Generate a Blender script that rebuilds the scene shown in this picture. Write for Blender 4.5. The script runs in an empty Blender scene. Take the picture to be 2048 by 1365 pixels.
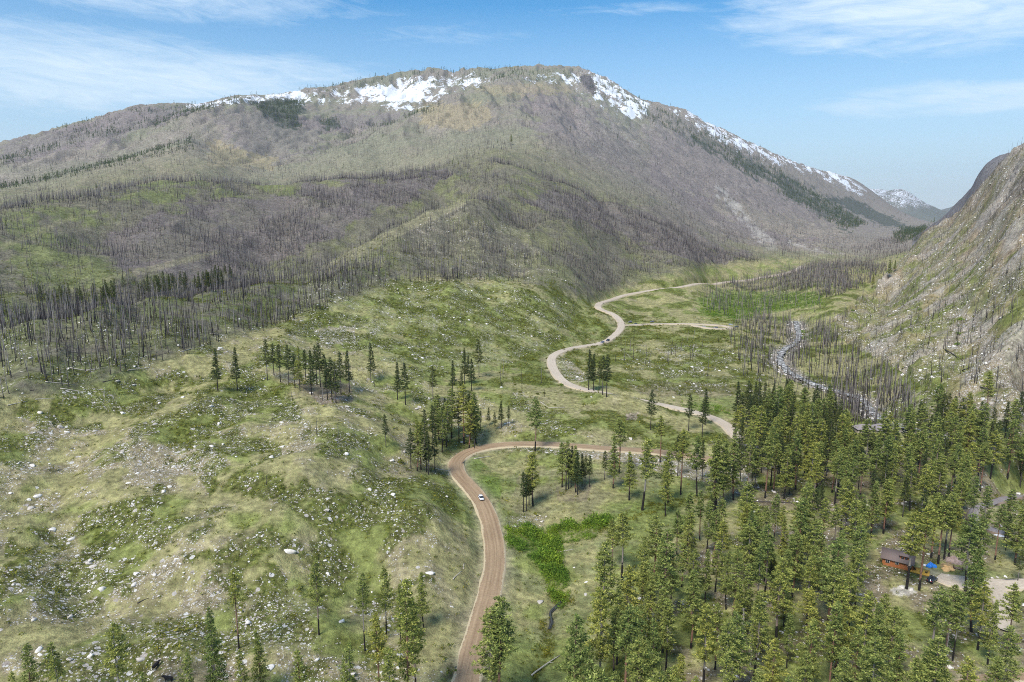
import bpy, math, random
import numpy as np
rng = np.random.default_rng(7)
random.seed(7)
C = bpy.context.scene.collection
SC = bpy.context.scene
# ------------------------------------------------------------------ camera, sky, sun, exposure
F = 1365.33; PITCH = math.radians(10.5); CAMZ = 120.0
cam = bpy.data.cameras.new('camera'); camo = bpy.data.objects.new('camera', cam); C.objects.link(camo)
cam.sensor_width = 36; cam.lens = 24; cam.clip_start = 1; cam.clip_end = 60000
camo.location = (0, 0, CAMZ); camo.rotation_euler = (math.radians(90)-PITCH, 0, 0)
SC.camera = camo
SUN_EL = math.radians(52); SUN_AZ = math.radians(215)      # azimuth clockwise from +Y (view direction)
W = bpy.data.worlds.new('World'); SC.world = W; W.use_nodes = True
def build_world():
    nt = W.node_tree; nt.nodes.clear(); N = nt.nodes.new; L = nt.links.new
    out = N('ShaderNodeOutputWorld'); bg = N('ShaderNodeBackground'); L(bg.outputs[0], out.inputs[0])
    sky = N('ShaderNodeTexSky'); sky.sky_type = 'NISHITA'; sky.sun_disc = False
    sky.sun_elevation = SUN_EL; sky.sun_rotation = SUN_AZ; sky.altitude = 1500; sky.air_density = 1.0; sky.dust_density = 0.6; sky.ozone_density = 2.0
    bg.inputs[1].default_value = 0.10
    tc = N('ShaderNodeTexCoord'); sep = N('ShaderNodeSeparateXYZ'); L(tc.outputs['Generated'], sep.inputs[0])
    def M(op, a, b=None, c=None, cl=False):
        m = N('ShaderNodeMath'); m.operation = op; m.use_clamp = cl
        for i, v in enumerate((a, b, c)):
            if v is None: continue
            if isinstance(v, (int, float)): m.inputs[i].default_value = v
            else: L(v, m.inputs[i])
        return m.outputs[0]
    x, y, z = sep.outputs
    # cirrus on a plane high overhead: direction / elevation
    zz = M('MAXIMUM', z, 0.02)
    az = M('ARCTAN2', x, y)
    def noise(vec, scale, detail, rough, dist=0.0):
        n = N('ShaderNodeTexNoise'); n.inputs['Scale'].default_value = scale; n.inputs['Detail'].default_value = detail
        n.inputs['Roughness'].default_value = rough; n.inputs['Distortion'].default_value = dist; L(vec, n.inputs['Vector']); return n.outputs[0]
    def comb(a, b, c):
        k = N('ShaderNodeCombineXYZ')
        for i, v in enumerate((a, b, c)):
            if isinstance(v, (int, float)): k.inputs[i].default_value = v
            else: L(v, k.inputs[i])
        return k.outputs[0]
    def blob(a0, wa, e0, we):      # soft oval patch of sky, azimuth / height
        da = M('DIVIDE', M('SUBTRACT', az, a0), wa); de = M('DIVIDE', M('SUBTRACT', z, e0), we)
        r2 = M('ADD', M('MULTIPLY', da, da), M('MULTIPLY', de, de))
        return M('MAXIMUM', M('SUBTRACT', 1.0, r2), 0.0)
    tilt = M('ADD', z, M('MULTIPLY', az, -0.06))
    v1 = comb(M('MULTIPLY', az, 1.6), M('MULTIPLY', tilt, 15.0), 0.3)
    n1 = noise(v1, 2.2, 9, 0.62, 0.5)
    v2 = comb(M('MULTIPLY', az, 7.0), M('MULTIPLY', M('ADD', z, M('MULTIPLY', az, 0.10)), 42.0), 3.1)
    n2 = noise(v2, 1.6, 8, 0.7, 0.8)
    dens = M('ADD', M('MULTIPLY', n1, 0.45), M('MULTIPLY', n2, 0.55))
    mr = blob(0.52, 0.30, 0.245, 0.075)
    m2 = M('MULTIPLY', blob(-0.55, 0.50, 0.165, 0.062), 0.85)
    m3 = M('MULTIPLY', blob(0.56, 0.20, 0.135, 0.028), 0.75)
    m4 = M('MULTIPLY', blob(-0.50, 0.42, 0.262, 0.04), 0.75)
    m5 = M('MULTIPLY', blob(0.16, 0.18, 0.262, 0.012), 0.45)
    m6 = M('MULTIPLY', blob(-0.1, 0.2, 0.235, 0.025), 0.35)
    mask = M('MAXIMUM', M('MAXIMUM', M('MAXIMUM', mr, m2), M('MAXIMUM', m3, m4)), M('MAXIMUM', m5, m6))
    outside = M('MULTIPLY', M('GREATER_THAN', z, 0.36), 0.45)      # more cirrus higher up, out of the picture
    mask = M('MAXIMUM', mask, outside)
    cl = M('MULTIPLY', M('SUBTRACT', M('ADD', dens, M('MULTIPLY', mask, 0.42)), 0.60), 2.6, cl=True)
    cl = M('MULTIPLY', cl, M('MINIMUM', M('MULTIPLY', mask, 2.2), 1.0))
    cl = M('MULTIPLY', cl, 0.85)
    hs = N('ShaderNodeHueSaturation'); hs.inputs['Hue'].default_value = 0.491; hs.inputs['Saturation'].default_value = 1.35; hs.inputs['Value'].default_value = 1.25
    L(sky.outputs[0], hs.inputs['Color'])
    # pale band of air low over the ridges
    low = M('MULTIPLY', M('SUBTRACT', 0.27, z), 4.1, cl=True)
    low = M('POWER', low, 0.9)
    mxl = N('ShaderNodeMix'); mxl.data_type = 'RGBA'; L(M('MULTIPLY', low, 0.85), mxl.inputs[0]); L(hs.outputs[0], mxl.inputs[6]); mxl.inputs[7].default_value = SKY_LOW
    mx = N('ShaderNodeMix'); mx.data_type = 'RGBA'; L(cl, mx.inputs[0]); L(mxl.outputs[2], mx.inputs[6]); mx.inputs[7].default_value = SKY_CLOUD
    L(mx.outputs[2], bg.inputs[0])
SKY_LOW = (4.5, 5.6, 6.4, 1); SKY_CLOUD = (6.4, 7.5, 8.4, 1)
build_world()
sun = bpy.data.lights.new('sun', 'SUN'); suno = bpy.data.objects.new('sun', sun); C.objects.link(suno)
sun.energy = 3.5; sun.angle = math.radians(20); sun.color = (1, 0.955, 0.88)
suno.rotation_euler = (math.radians(90)-SUN_EL, 0, math.pi - SUN_AZ)
suno.location = (0, 0, 300)
SC.view_settings.view_transform = 'Standard'; SC.view_settings.look = 'None'
HAZE = 3.6e-5
SC.view_settings.exposure = 0.5
SC.cycles.use_denoising = False; SC.cycles.filter_width = 1.0; SC.view_settings.gamma = 1
cy = SC.cycles
cy.max_bounces = 4; cy.diffuse_bounces = 2; cy.glossy_bounces = 2; cy.transmission_bounces = 2; cy.transparent_max_bounces = 6; cy.volume_bounces = 0
cy.caustics_reflective = False; cy.caustics_refractive = False

# ------------------------------------------------------------------ projection helpers (layout only)
cp, sp = math.cos(PITCH), math.sin(PITCH)
def pdir(px, py):
    xn = (np.asarray(px, float)-1024)/F; yn = (682.5-np.asarray(py, float))/F
    dx = xn; dy = cp+yn*sp; dz = -sp+yn*cp
    h = np.hypot(dx, dy)
    return np.arctan2(dx, dy), dz/h
def proj(x, y, z):
    dz = z-CAMZ
    f = y*cp-dz*sp; u = y*sp+dz*cp
    f = np.where(np.abs(f) < 1e-6, 1e-6, f)
    return 1024+F*x/f, 682.5-F*u/f, f
# ------------------------------------------------------------------ noise
def _h(ix, iy, seed):
    n = (ix.astype(np.int64)*374761393+iy.astype(np.int64)*668265263+seed*974634777) & 0xffffffff
    n = ((n ^ (n >> 13))*1274126177) & 0xffffffff
    n = ((n ^ (n >> 16))*2246822519) & 0xffffffff
    return (n ^ (n >> 15)) & 0xffffffff
def pn(x, y, seed=0):
    x = np.asarray(x, float); y = np.asarray(y, float)
    x0 = np.floor(x); y0 = np.floor(y); fx = x-x0; fy = y-y0
    u = fx*fx*fx*(fx*(fx*6-15)+10); v = fy*fy*fy*(fy*(fy*6-15)+10)
    def g(i, j):
        a = _h(x0+i, y0+j, seed)*(2*math.pi/4294967296.0)
        return np.cos(a)*(fx-i)+np.sin(a)*(fy-j)
    a = g(0, 0); b = g(1, 0); c = g(0, 1); d = g(1, 1)
    return 1.5*((a*(1-u)+b*u)*(1-v)+(c*(1-u)+d*u)*v)
def fbm(x, y, wl, octv=4, seed=0, rough=0.5):
    s = 0; a = 1.0; t = 0
    for k in range(octv):
        s = s+a*pn(x/wl+17.3*k, y/wl-9.1*k, seed+k*31); t += a; wl *= 0.5; a *= rough
    return s/t*1.5
def sstep(a, b, x):
    t = np.clip((x-a)/(b-a), 0, 1); return t*t*(3-2*t)
# ------------------------------------------------------------------ terrain control points
P = []      # (px, py, distance)
def D(*a): P.extend(a)
def Z(*a):
    for px, py, z in a:
        az, t = pdir(px, py); P.append((px, py, (z-CAMZ)/t))
# valley floor and the hummocky left bench: pixel, pixel, height
Z((-300, 1500, 10), (300, 1600, 3), (1000, 1600, 0), (1700, 1600, 0), (2350, 1500, 0),
  (0, 1365, 9), (500, 1365, 5), (940, 1365, 0), (1090, 1365, -3), (1400, 1365, 0), (2048, 1365, 0), (-300, 1300, 12), (2350, 1300, 0),
  (0, 1200, 13), (400, 1200, 11), (800, 1200, 5), (970, 1200, 0), (1090, 1200, -3), (1300, 1200, 0), (1700, 1180, 0), (2048, 1180, 0),
  (-300, 1050, 20), (0, 1080, 15), (150, 1060, 15), (400, 1080, 17), (800, 1080, 11), (900, 1080, 6), (985, 1080, 0), (1200, 1080, -1), (1500, 1060, 0), (2048, 1040, -2), (2350, 1040, 0),
  (0, 980, 20), (200, 970, 21), (400, 990, 19), (600, 980, 18), (850, 1000, 12), (940, 980, 2), (1100, 980, -1),
  (0, 900, 27), (250, 900, 26), (500, 900, 23), (780, 900, 15), (860, 930, 7), (900, 915, 3), (1000, 905, 1), (1300, 915, -1), (1600, 930, -3), (2048, 930, -5),
  (0, 800, 36), (300, 800, 33), (550, 800, 28), (700, 820, 22), (850, 830, 12), (1000, 830, 9), (1150, 850, 7), (1250, 850, 3), (1450, 850, -1), (1700, 850, -6), (2048, 860, -4), (2350, 880, 0),
  (450, 740, 36), (650, 740, 29), (850, 740, 19), (950, 760, 14), (1050, 770, 9), (1150, 800, 7), (1300, 780, 0), (1500, 780, -3), (1640, 780, -7), (1760, 810, -7),
  (150, 720, 44), (300, 700, 44), (500, 690, 40), (700, 690, 31), (900, 690, 21), (1050, 690, 12), (1120, 690, 7), (1250, 700, 1), (1400, 700, -1), (1560, 700, -6), (1700, 720, -5),
  (550, 640, 45), (700, 640, 40), (900, 640, 31), (1050, 640, 22), (1160, 640, 12), (1230, 640, 6), (1350, 650, 2), (1500, 650, -1), (1600, 650, -3),
  (1230, 595, 9), (1400, 600, 3), (1550, 600, 0), (1700, 590, 0),
  (1420, 560, 8), (1520, 550, 7), (1640, 527, 12), (1700, 530, 5))
D((640, 600, 585), (760, 600, 600), (900, 600, 625), (1050, 597, 690), (1140, 602, 750), (760, 550, 700), (900, 547, 750), (1050, 555, 820), (1180, 560, 930), (1290, 560, 1060), (1370, 545, 1150), (1560, 515, 1650))
# first burnt ridge and the knob
R1 = [(-250, 690, 420), (0, 668, 440), (80, 655, 455), (200, 635, 485), (330, 610, 540), (450, 590, 600), (520, 568, 660), (600, 545, 720), (700, 510, 800), (780, 465, 880), (860, 428, 960), (930, 404, 1020), (990, 420, 1040), (1040, 450, 1040)]
D(*R1); D(*[(a, b+16+0.02*c, c*1.13) for a, b, c in R1[:12]])
D((820, 500, 800), (900, 490, 850), (980, 500, 880), (900, 445, 930))
# second burnt slope
D((-200, 600, 650), (0, 600, 680), (200, 560, 790), (400, 520, 900), (600, 478, 1020), (720, 440, 1120), (820, 400, 1250), (-200, 500, 900), (0, 510, 850), (200, 470, 980), (400, 430, 1130), (560, 420, 1200), (900, 370, 1350), (980, 380, 1250))
R2 = [(-250, 450, 1150), (0, 425, 1150), (100, 405, 1200), (200, 388, 1260), (340, 362, 1380), (480, 372, 1430), (600, 370, 1480), (720, 364, 1520), (820, 350, 1560), (900, 330, 1620), (1000, 302, 1700)]
D(*R2); D(*[(a, b+22, c*1.12) for a, b, c in R2[:9]])
# third: mountain lower slopes, dark bands
D((-250, 420, 1850), (0, 378, 1950), (200, 335, 2100), (300, 308, 2200), (380, 285, 2300), (0, 388, 2150), (200, 343, 2300), (300, 318, 2450), (0, 405, 1600), (200, 365, 1700), (350, 340, 1800), (440, 345, 1850),
  (-250, 350, 2700), (0, 322, 2700), (200, 268, 2900), (350, 235, 3000), (480, 200, 3200), (0, 330, 2950), (200, 275, 3150), (350, 241, 3300), (500, 205, 3500))
D((490, 340, 2050), (540, 345, 2050), (600, 318, 2300), (640, 300, 2480), (700, 280, 2750), (770, 255, 2950), (820, 240, 3200), (430, 300, 2400), (460, 260, 2650), (540, 290, 2600), (620, 270, 2900), (560, 230, 3200))
SKYL = [(-300, 330, 3700), (0, 289, 3700), (80, 270, 3700), (150, 250, 3750), (240, 222, 3850), (280, 214, 3900), (360, 210, 4000), (460, 198, 4150), (600, 181, 4400), (700, 165, 4600), (780, 149, 4700), (860, 138, 4800), (940, 136, 4800), (1000, 140, 4700), (1060, 136, 4650), (1120, 136, 4600), (1180, 143, 4500), (1205, 155, 4450), (1240, 180, 4500), (1300, 209, 4650), (1345, 220, 4800), (1362, 221, 4900), (1450, 268, 5500), (1530, 305, 6000), (1600, 331, 6500), (1660, 347, 7000), (1700, 360, 7500), (1735, 392, 8000), (1780, 424, 8300), (1822, 449, 8600)]
D(*SKYL); D(*[(a, b+70, c*1.18) for a, b, c in SKYL[:-4]])
D((600, 205, 3900), (700, 210, 3900), (700, 250, 3350), (800, 180, 4200), (800, 215, 3700), (900, 160, 4450), (900, 180, 4000), (960, 165, 4200), (400, 222, 3700), (200, 245, 3500))
# dome spur in front of the snow bowl
DOME = [(560, 348, 1980), (640, 318, 2150), (700, 290, 2300), (760, 262, 2450), (830, 226, 2700), (900, 196, 2950), (950, 178, 3150), (1010, 162, 3500)]
D(*DOME); D(*[(a, b+9, c*1.12) for a, b, c in DOME[2:7]])
D((700, 335, 1950), (850, 300, 2050), (850, 255, 2350), (950, 280, 2100), (950, 220, 2600), (1030, 190, 3100), (1080, 165, 3600), (1050, 250, 2300), (1020, 300, 1850), (1100, 290, 1950), (1120, 240, 2500), (1120, 190, 3300), (1160, 170, 3900))
# right flank of the mountain
D((1100, 350, 1550), (1060, 420, 1150), (1120, 450, 1080), (1100, 510, 930), (1200, 510, 1070), (1200, 400, 1500), (1200, 320, 2100), (1200, 250, 2900), (1230, 210, 3700), (1300, 250, 3700), (1300, 320, 2700), (1300, 400, 1800), (1300, 480, 1300), (1290, 520, 1190),
  (1400, 280, 4300), (1400, 340, 3200), (1400, 420, 2200), (1400, 490, 1500), (1400, 525, 1270), (1500, 330, 4500), (1500, 390, 3300), (1500, 450, 2400), (1500, 500, 1750), (1500, 530, 1450), (1600, 370, 5200), (1600, 420, 3900), (1600, 465, 2800), (1600, 500, 2000), (1680, 400, 6000), (1680, 440, 4400), (1680, 475, 3000), (1660, 505, 1950),
  (1740, 425, 6300), (1740, 455, 4300), (1740, 480, 2900), (1780, 450, 6000), (1800, 462, 4600), (1790, 480, 3200), (1830, 458, 5600), (1830, 470, 4200))
# rocky slope on the right
R4 = [(2350, 120, 1150), (2200, 205, 1080), (2048, 312, 1050), (2000, 345, 1100), (1970, 375, 1150), (1945, 408, 1180), (1905, 442, 1230), (1870, 462, 1260), (1840, 485, 1240), (1800, 533, 1130), (1760, 572, 1030), (1720, 603, 930), (1650, 640, 820)]
D(*R4); D(*[(a-4, b+38, c*1.16) for a, b, c in R4[:-3]])
D((2200, 350, 880), (2048, 400, 850), (2048, 500, 720), (2048, 600, 610), (2048, 700, 510), (2048, 780, 440), (2300, 500, 680), (2350, 700, 500), (1960, 430, 1030), (1960, 520, 860), (1960, 620, 660), (1960, 720, 530), (1960, 800, 450), (1900, 480, 1080), (1880, 560, 880), (1880, 650, 680), (1860, 740, 540), (1820, 620, 800), (1780, 700, 650), (1820, 560, 1000))
Z((1760, 620, 0), (1700, 660, 2))
D((1850, 495, 1700), (1790, 515, 1600), (1740, 545, 1350), (1690, 570, 1150), (1800, 500, 2200))
# cliff behind it, far peaks
CL = [(2200, 330, 2400), (2048, 320, 2500), (1990, 328, 2450), (1966, 339, 2350), (1950, 362, 2300), (1938, 396, 2300), (1915, 420, 2350), (1880, 444, 2450), (1850, 466, 2600), (1838, 480, 2800)]
D(*CL); D((2048, 400, 1900), (1985, 430, 1850), (1930, 460, 1900), (2048, 420, 3200), (1960, 440, 3200), (1900, 450, 3400))
D((1700, 385, 11500), (1740, 381, 11500), (1770, 380, 11500), (1800, 377, 11500), (1812, 380, 11400), (1825, 394, 11200), (1850, 414, 11000), (1876, 432, 10800), (1760, 420, 9800), (1800, 430, 9800), (1840, 445, 9800), (1895, 425, 12600), (1912, 408, 13000), (1930, 400, 13000), (1960, 420, 13000), (1740, 440, 14500), (1850, 450, 14500), (1960, 460, 14500),
  (1500, 430, 11500), (1000, 400, 9000), (500, 400, 8000), (0, 420, 8000), (-250, 430, 8000), (1300, 400, 9500), (0, 430, 15000), (700, 430, 15000), (1300, 430, 15000), (2048, 430, 6000), (2300, 430, 6000), (2200, 430, 14000), (2048, 430, 10000))
P = np.array(P, float)
paz, pt = pdir(P[:, 0], P[:, 1]); pd = P[:, 2]; pv = pt+CAMZ/pd       # value = height / distance
KA = 3.0
def tps(r2): return np.where(r2 > 1e-12, r2*np.log(r2+1e-12), 0)
X = np.stack([paz*KA, np.log(pd)], 1)
n = len(X)
K = tps(((X[:, None]-X[None])**2).sum(-1))+np.eye(n)*2e-4
A = np.zeros((n+3, n+3)); A[:n, :n] = K; A[:n, n] = 1; A[:n, n+1:] = X; A[n, :n] = 1; A[n+1:, :n] = X.T
wts = np.linalg.solve(A, np.concatenate([pv, np.zeros(3)]))
AMAX = 0.86; NA = 1101; LD0 = math.log(62.0); LD1 = math.log(15800.0); ND = 841
azs = np.linspace(-AMAX, AMAX, NA); lds = np.linspace(LD0, LD1, ND)
def rbf_eval(azv, ldv):
    o = np.empty(azv.size, np.float32); a = (azv.ravel()*KA).astype(np.float32); l = ldv.ravel().astype(np.float32)
    Xf = X.astype(np.float32); w = wts.astype(np.float64)
    for s in range(0, a.size, 20000):
        e = slice(s, s+20000)
        r2 = (a[e, None]-Xf[None, :, 0])**2+(l[e, None]-Xf[None, :, 1])**2
        o[e] = (r2*np.log(r2+1e-12))@w[:n]+w[n]+a[e]*w[n+1]+l[e]*w[n+2]
    return o.reshape(azv.shape).astype(float)
ga, gl = np.meshgrid(azs[::4], lds[::4], indexing='ij')
cv = rbf_eval(ga, gl)
def up(c, m):      # linear upsampling along axis 0 by 4, Catmull-Rom
    i = np.arange(m)/4.0; i0 = np.clip(np.floor(i).astype(int), 0, c.shape[0]-2); f = (i-i0)[:, None]
    g = lambda k: c[np.clip(i0+k, 0, c.shape[0]-1)]
    p0, p1, p2, p3 = g(-1), g(0), g(1), g(2)
    return 0.5*((2*p1)+(-p0+p2)*f+(2*p0-5*p1+4*p2-p3)*f*f+(-p0+3*p1-3*p2+p3)*f**3)
BV = up(up(cv, NA).T, ND).T
GA, GL = np.meshgrid(azs, lds, indexing='ij'); GD = np.exp(GL); GX = GD*np.sin(GA); GY = GD*np.cos(GA)
ZB = BV*GD                                              # smooth heights
def gidx(x, y):
    a = np.arctan2(x, y); l = np.log(np.hypot(x, y)+1e-9)
    return np.clip((a+AMAX)/(2*AMAX)*(NA-1), 0, NA-1.001), np.clip((l-LD0)/(LD1-LD0)*(ND-1), 0, ND-1.001)
def samp(G, x, y):
    i, j = gidx(x, y); i0 = i.astype(int); j0 = j.astype(int); u = i-i0; v = j-j0
    return (G[i0, j0]*(1-u)+G[i0+1, j0]*u)*(1-v)+(G[i0, j0+1]*(1-u)+G[i0+1, j0+1]*u)*v
def hit(px, py, G=None):
    G = ZF if G is None else G
    a, t = pdir(px, py); i = np.clip((float(a)+AMAX)/(2*AMAX)*(NA-1), 0, NA-1.001); i0 = int(i); u = i-i0
    col = (G[i0]*(1-u)+G[i0+1]*u-CAMZ)/np.exp(lds)
    k = np.argmax(col >= float(t))
    if col[k] < t: return None
    if k > 0:
        f = (t-col[k-1])/(col[k]-col[k-1]+1e-12); d = math.exp(lds[k-1]+f*(lds[k]-lds[k-1]))
    else: d = math.exp(lds[0])
    x, y = d*math.sin(float(a)), d*math.cos(float(a))
    return x, y, float(samp(G, np.array([x]), np.array([y]))[0])
GPX, GPY, _f = proj(GX, GY, ZB)
JIT = fbm(GX, GY, 60, 3, 5)
JITB = fbm(GX, GY, 260, 3, 6)
def inpoly(px, py, poly):
    c = np.zeros(np.shape(px), bool); m = len(poly)
    for k in range(m):
        x1, y1 = poly[k]; x2, y2 = poly[(k+1) % m]
        if y1 == y2: continue
        c ^= ((y1 > py) != (y2 > py)) & (px < (x2-x1)*(py-y1)/(y2-y1)+x1)
    return c
def curve(px, pts):      # piecewise-linear y(px)
    p = np.array(pts, float); return np.interp(px, p[:, 0], p[:, 1])
# region curves by distance
D_TREE = curve(GPX, [(-300, 330), (0, 322), (150, 300), (260, 318), (400, 370), (560, 445), (640, 520), (760, 640), (900, 640), (1000, 640), (1130, 640), (1200, 760), (1370, 960), (1500, 1150), (1640, 1700)])   # edge of the burnt timber
D_MTN = curve(GPX, [(-300, 1330), (0, 1300), (200, 1420), (340, 1560), (480, 1620), (720, 1720), (900, 1820), (1000, 1900), (1100, 1800), (1300, 1500), (1500, 1700), (1700, 2300), (1840, 2300)])
RIGHT = inpoly(GPX, GPY, [(1650, 655), (1720, 598), (1760, 567), (1800, 528), (1840, 480), (1850, 400), (1880, 0), (4000, -2000), (4000, 900), (2048, 850), (1880, 800), (1800, 740), (1700, 690)]) & (GD < 1330) & (GD > 300)
# ------------------------------------------------------------------ relief noise
near = sstep(100, 160, GD)
mt = sstep(1300, 2400, GD)
hill = sstep(0.85, 1.15, GD/D_TREE)*(1-mt)
rightm = RIGHT.astype(float)
valley = sstep(1150, 1250, GPX)*(1-rightm)*(GPY > 500)*(GD < 2600)
bench = (1-hill)*(1-mt)*(1-rightm)
amp_b = np.where(valley > 0.5, 0.5, 1.0)*sstep(1290, 1100, GPX)
leftb = sstep(950, 780, GPX)
R = fbm(GX, GY, 55, 3, 11)*(1.2+3.6*leftb*(GPY > 740)+1.5*leftb)*bench*np.where(valley > 0.5, 0.35, 1.0)
R += fbm(GX, GY, 16, 3, 12)*(0.28+0.75*leftb)*(1-mt)
R += hill*((1-np.abs(fbm(GX, GY*0.55, 130, 3, 13))*2.2)*8+fbm(GX, GY, 30, 3, 14)*1.8)
rid = 1-np.abs(fbm(GX*1.0+GY*0.35, GY*0.8, 420, 4, 15, 0.55))*2
flank = sstep(1120, 1220, GPX)
farq = 1-0.75*sstep(1640, 1720, GPX)
gul1 = 1-np.abs(fbm(GX, GY*0.30, 150, 4, 15, 0.55))*2.4
gul2 = 1-np.abs(fbm(GX*0.28+GY*0.1, GY-GX*0.15, 190, 4, 25, 0.6))*2.4
R += mt*farq*np.clip((GD-1200)/1800, 0, 1)*(((gul1-0.5)*22)*(1-flank)+((gul2-0.5)*34)*flank)+mt*farq*fbm(GX, GY, 60, 3, 16)*5
R += rightm*((1-np.abs(fbm(GX*0.45+GY*0.2, GY, 62, 4, 26, 0.6))*2.2-0.4)*7*sstep(340, 480, GD)+fbm(GX, GY, 60, 4, 17, 0.6)*6+np.abs(fbm(GX, GY, 18, 3, 27, 0.6))*3.0*sstep(700, 500, GPY)+sstep(0.1, 0.25, fbm(GX, GY, 35, 3, 28))*2.6+np.abs(fbm(GX, GY, 75, 4, 29, 0.6))*15*sstep(640, 420, GPY))
cliffy = rightm*sstep(0.1, 0.6, fbm(GX, GY, 90, 3, 18)+0.2)*sstep(520, 420, GPY)
R += cliffy*np.abs(fbm(GX, GY, 26, 3, 19))*6
rocky_r = mt*(GPX > 1150)*(GPX < 1700)*sstep(350, 200, GPY)
R += rocky_r*fbm(GX, GY, 110, 4, 20, 0.65)*22
cl2 = ((GD > 2000) & (GD < 3600) & (GPX > 1825)).astype(float)
R += cl2*fbm(GX, GY, 120, 4, 21, 0.65)*14
far = (GD > 9000).astype(float)
R += far*fbm(GX, GY, 700, 5, 22, 0.6)*50
ZF = ZB+R*near
# hump that hides the middle of the upper road
def bump(px, py, rad, h):
    global ZF
    p = hit(px, py, ZB); d2 = (GX-p[0])**2+(GY-p[1])**2
    ZF = ZF+h*np.exp(-d2/(rad*rad))
# ------------------------------------------------------------------ roads: traced on the smooth ground, then cut into it
def smooth(a, k):
    a = np.asarray(a, float); p = np.pad(a, ((k, k),)+((0, 0),)*(a.ndim-1), mode='edge'); w = np.hanning(2*k+3)[1:-1]; w /= w.sum()
    return np.stack([np.convolve(p[:, i], w, 'valid') for i in range(a.shape[1])], 1) if a.ndim == 2 else np.convolve(p, w, 'valid')
def trace(pix, step=3.0, sm=5, smz=14):
    pts = [hit(a, b, ZB) for a, b in pix]; pts = np.array([p for p in pts if p])
    # Catmull-Rom through the points
    q = [pts[0]]; pp = np.vstack([2*pts[0]-pts[1], pts, 2*pts[-1]-pts[-2]])
    for k in range(1, len(pp)-2):
        p0, p1, p2, p3 = pp[k-1:k+3]; m = max(2, int(np.linalg.norm(p2-p1)/step))
        for f in np.linspace(0, 1, m+1)[1:]:
            q.append(0.5*((2*p1)+(-p0+p2)*f+(2*p0-5*p1+4*p2-p3)*f*f+(-p0+3*p1-3*p2+p3)*f**3))
    q = np.array(q)
    # even spacing
    s = np.r_[0, np.cumsum(np.linalg.norm(np.diff(q[:, :2], axis=0), axis=1))]; m = max(4, int(s[-1]/step)); t = np.linspace(0, s[-1], m)
    q = np.stack([np.interp(t, s, q[:, i]) for i in range(3)], 1)
    q[:, :2] = smooth(q[:, :2], sm) if len(q) > 3*sm else q[:, :2]
    q[:, 2] = samp(ZB, q[:, 0], q[:, 1])
    q[:, 2] = smooth(q[:, 2], min(smz, len(q)//3)); return q
ROADS = {}
ROADS['dirt_road'] = (trace([(905, 1600), (915, 1470), (932, 1365), (955, 1270), (978, 1190), (990, 1130), (988, 1080), (976, 1030), (955, 990), (925, 957), (911, 937), (912, 920), (935, 903), (975, 893), (1030, 888), (1100, 888), (1200, 894), (1310, 906), (1400, 916), (1480, 926)]), 7.3, 'dirt')
ROADS['gravel_road'] = (trace([(1520, 905), (1480, 880), (1455, 852), (1425, 834), (1385, 824), (1330, 812), (1260, 797), (1200, 785), (1160, 776), (1128, 764), (1108, 740), (1103, 716), (1122, 702), (1160, 693), (1205, 686), (1232, 668), (1243, 652), (1235, 636), (1215, 624), (1196, 615), (1203, 605), (1240, 593), (1300, 581), (1370, 572.5), (1440, 566), (1500, 560), (1530, 554), (1560, 549), (1590, 541), (1607, 532)], 4, 4, 10), 6.7, 'gravel')
ROADS['side_road'] = (trace([(1243, 651), (1265, 650), (1300, 648.5), (1345, 647.5), (1390, 648), (1430, 650), (1452, 652.5), (1462, 655), (1455, 657.5), (1425, 657), (1400, 653.5), (1385, 649.5)], 3, 2, 8), 5.0, 'gravel')
ROADS['driveway'] = (trace([(1858, 1146), (1885, 1160), (1935, 1166), (1990, 1170), (2040, 1168), (2120, 1165)], 2, 3, 8), 5.6, 'gravel')
ROADS['driveway_branch'] = (trace([(1975, 1170), (1996, 1178), (2002, 1196), (2006, 1225), (1995, 1260)], 2, 2, 8), 5.0, 'gravel')
ROADS['track'] = (trace([(2040, 992), (1992, 1003), (1952, 1018), (1946, 1036), (1965, 1052), (2010, 1068), (2080, 1074)], 2, 3, 8), 4.0, 'grey')
ROADS['track_in_woods'] = (trace([(1900, 1380), (1970, 1360), (2030, 1352), (2100, 1350)], 2, 3, 8), 4.5, 'dirt')
ROADS['short_track'] = (trace([(1440, 872), (1448, 890), (1470, 910)], 2, 2, 8), 5, 'gravel')
del ROADS['short_track']
def carve(pl, w, d_lo=0.3):
    global ZF
    dc = np.hypot(pl[:, 0], pl[:, 1]); a = np.arctan2(pl[:, 0], pl[:, 1])
    m = (GD > dc.min()*0.85) & (GD < dc.max()*1.12) & (GA > a.min()-0.08) & (GA < a.max()+0.08)
    xs, ys = GX[m], GY[m]; best = np.full(xs.size, 1e9); bz = np.zeros(xs.size)
    for s in range(0, xs.size, 20000):
        e = slice(s, s+20000)
        d2 = (xs[e, None]-pl[None, :, 0])**2+(ys[e, None]-pl[None, :, 1])**2
        k = d2.argmin(1); best[e] = np.sqrt(d2[np.arange(len(k)), k]); bz[e] = pl[k, 2]
    dd = np.hypot(xs, ys); drop = d_lo+dd*0.0009; hw = w/2
    cell = dd*0.007
    inn = np.clip(1-(best-hw-0.6-cell*0.6)/(3.0+cell*0.7), 0, 1)
    inn = inn*inn*(3-2*inn)
    wide = np.clip(1-(best-hw)/(14+dd*0.01), 0, 1)
    z = ZF[m]
    z = z*(1-wide*0.75)+(ZB[m]*0.25+bz*0.75)*wide*0.75
    ZF[m] = z*(1-inn)+(bz-drop)*inn
    MR = np.zeros(GX.shape); MR[m] = np.clip(1-(best-hw)/(5+dd*0.004), 0, 1); return MR
bump(1215, 797, 20, 3.0); bump(1260, 806, 19, 3.4); bump(1305, 816, 17, 3.0)
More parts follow.
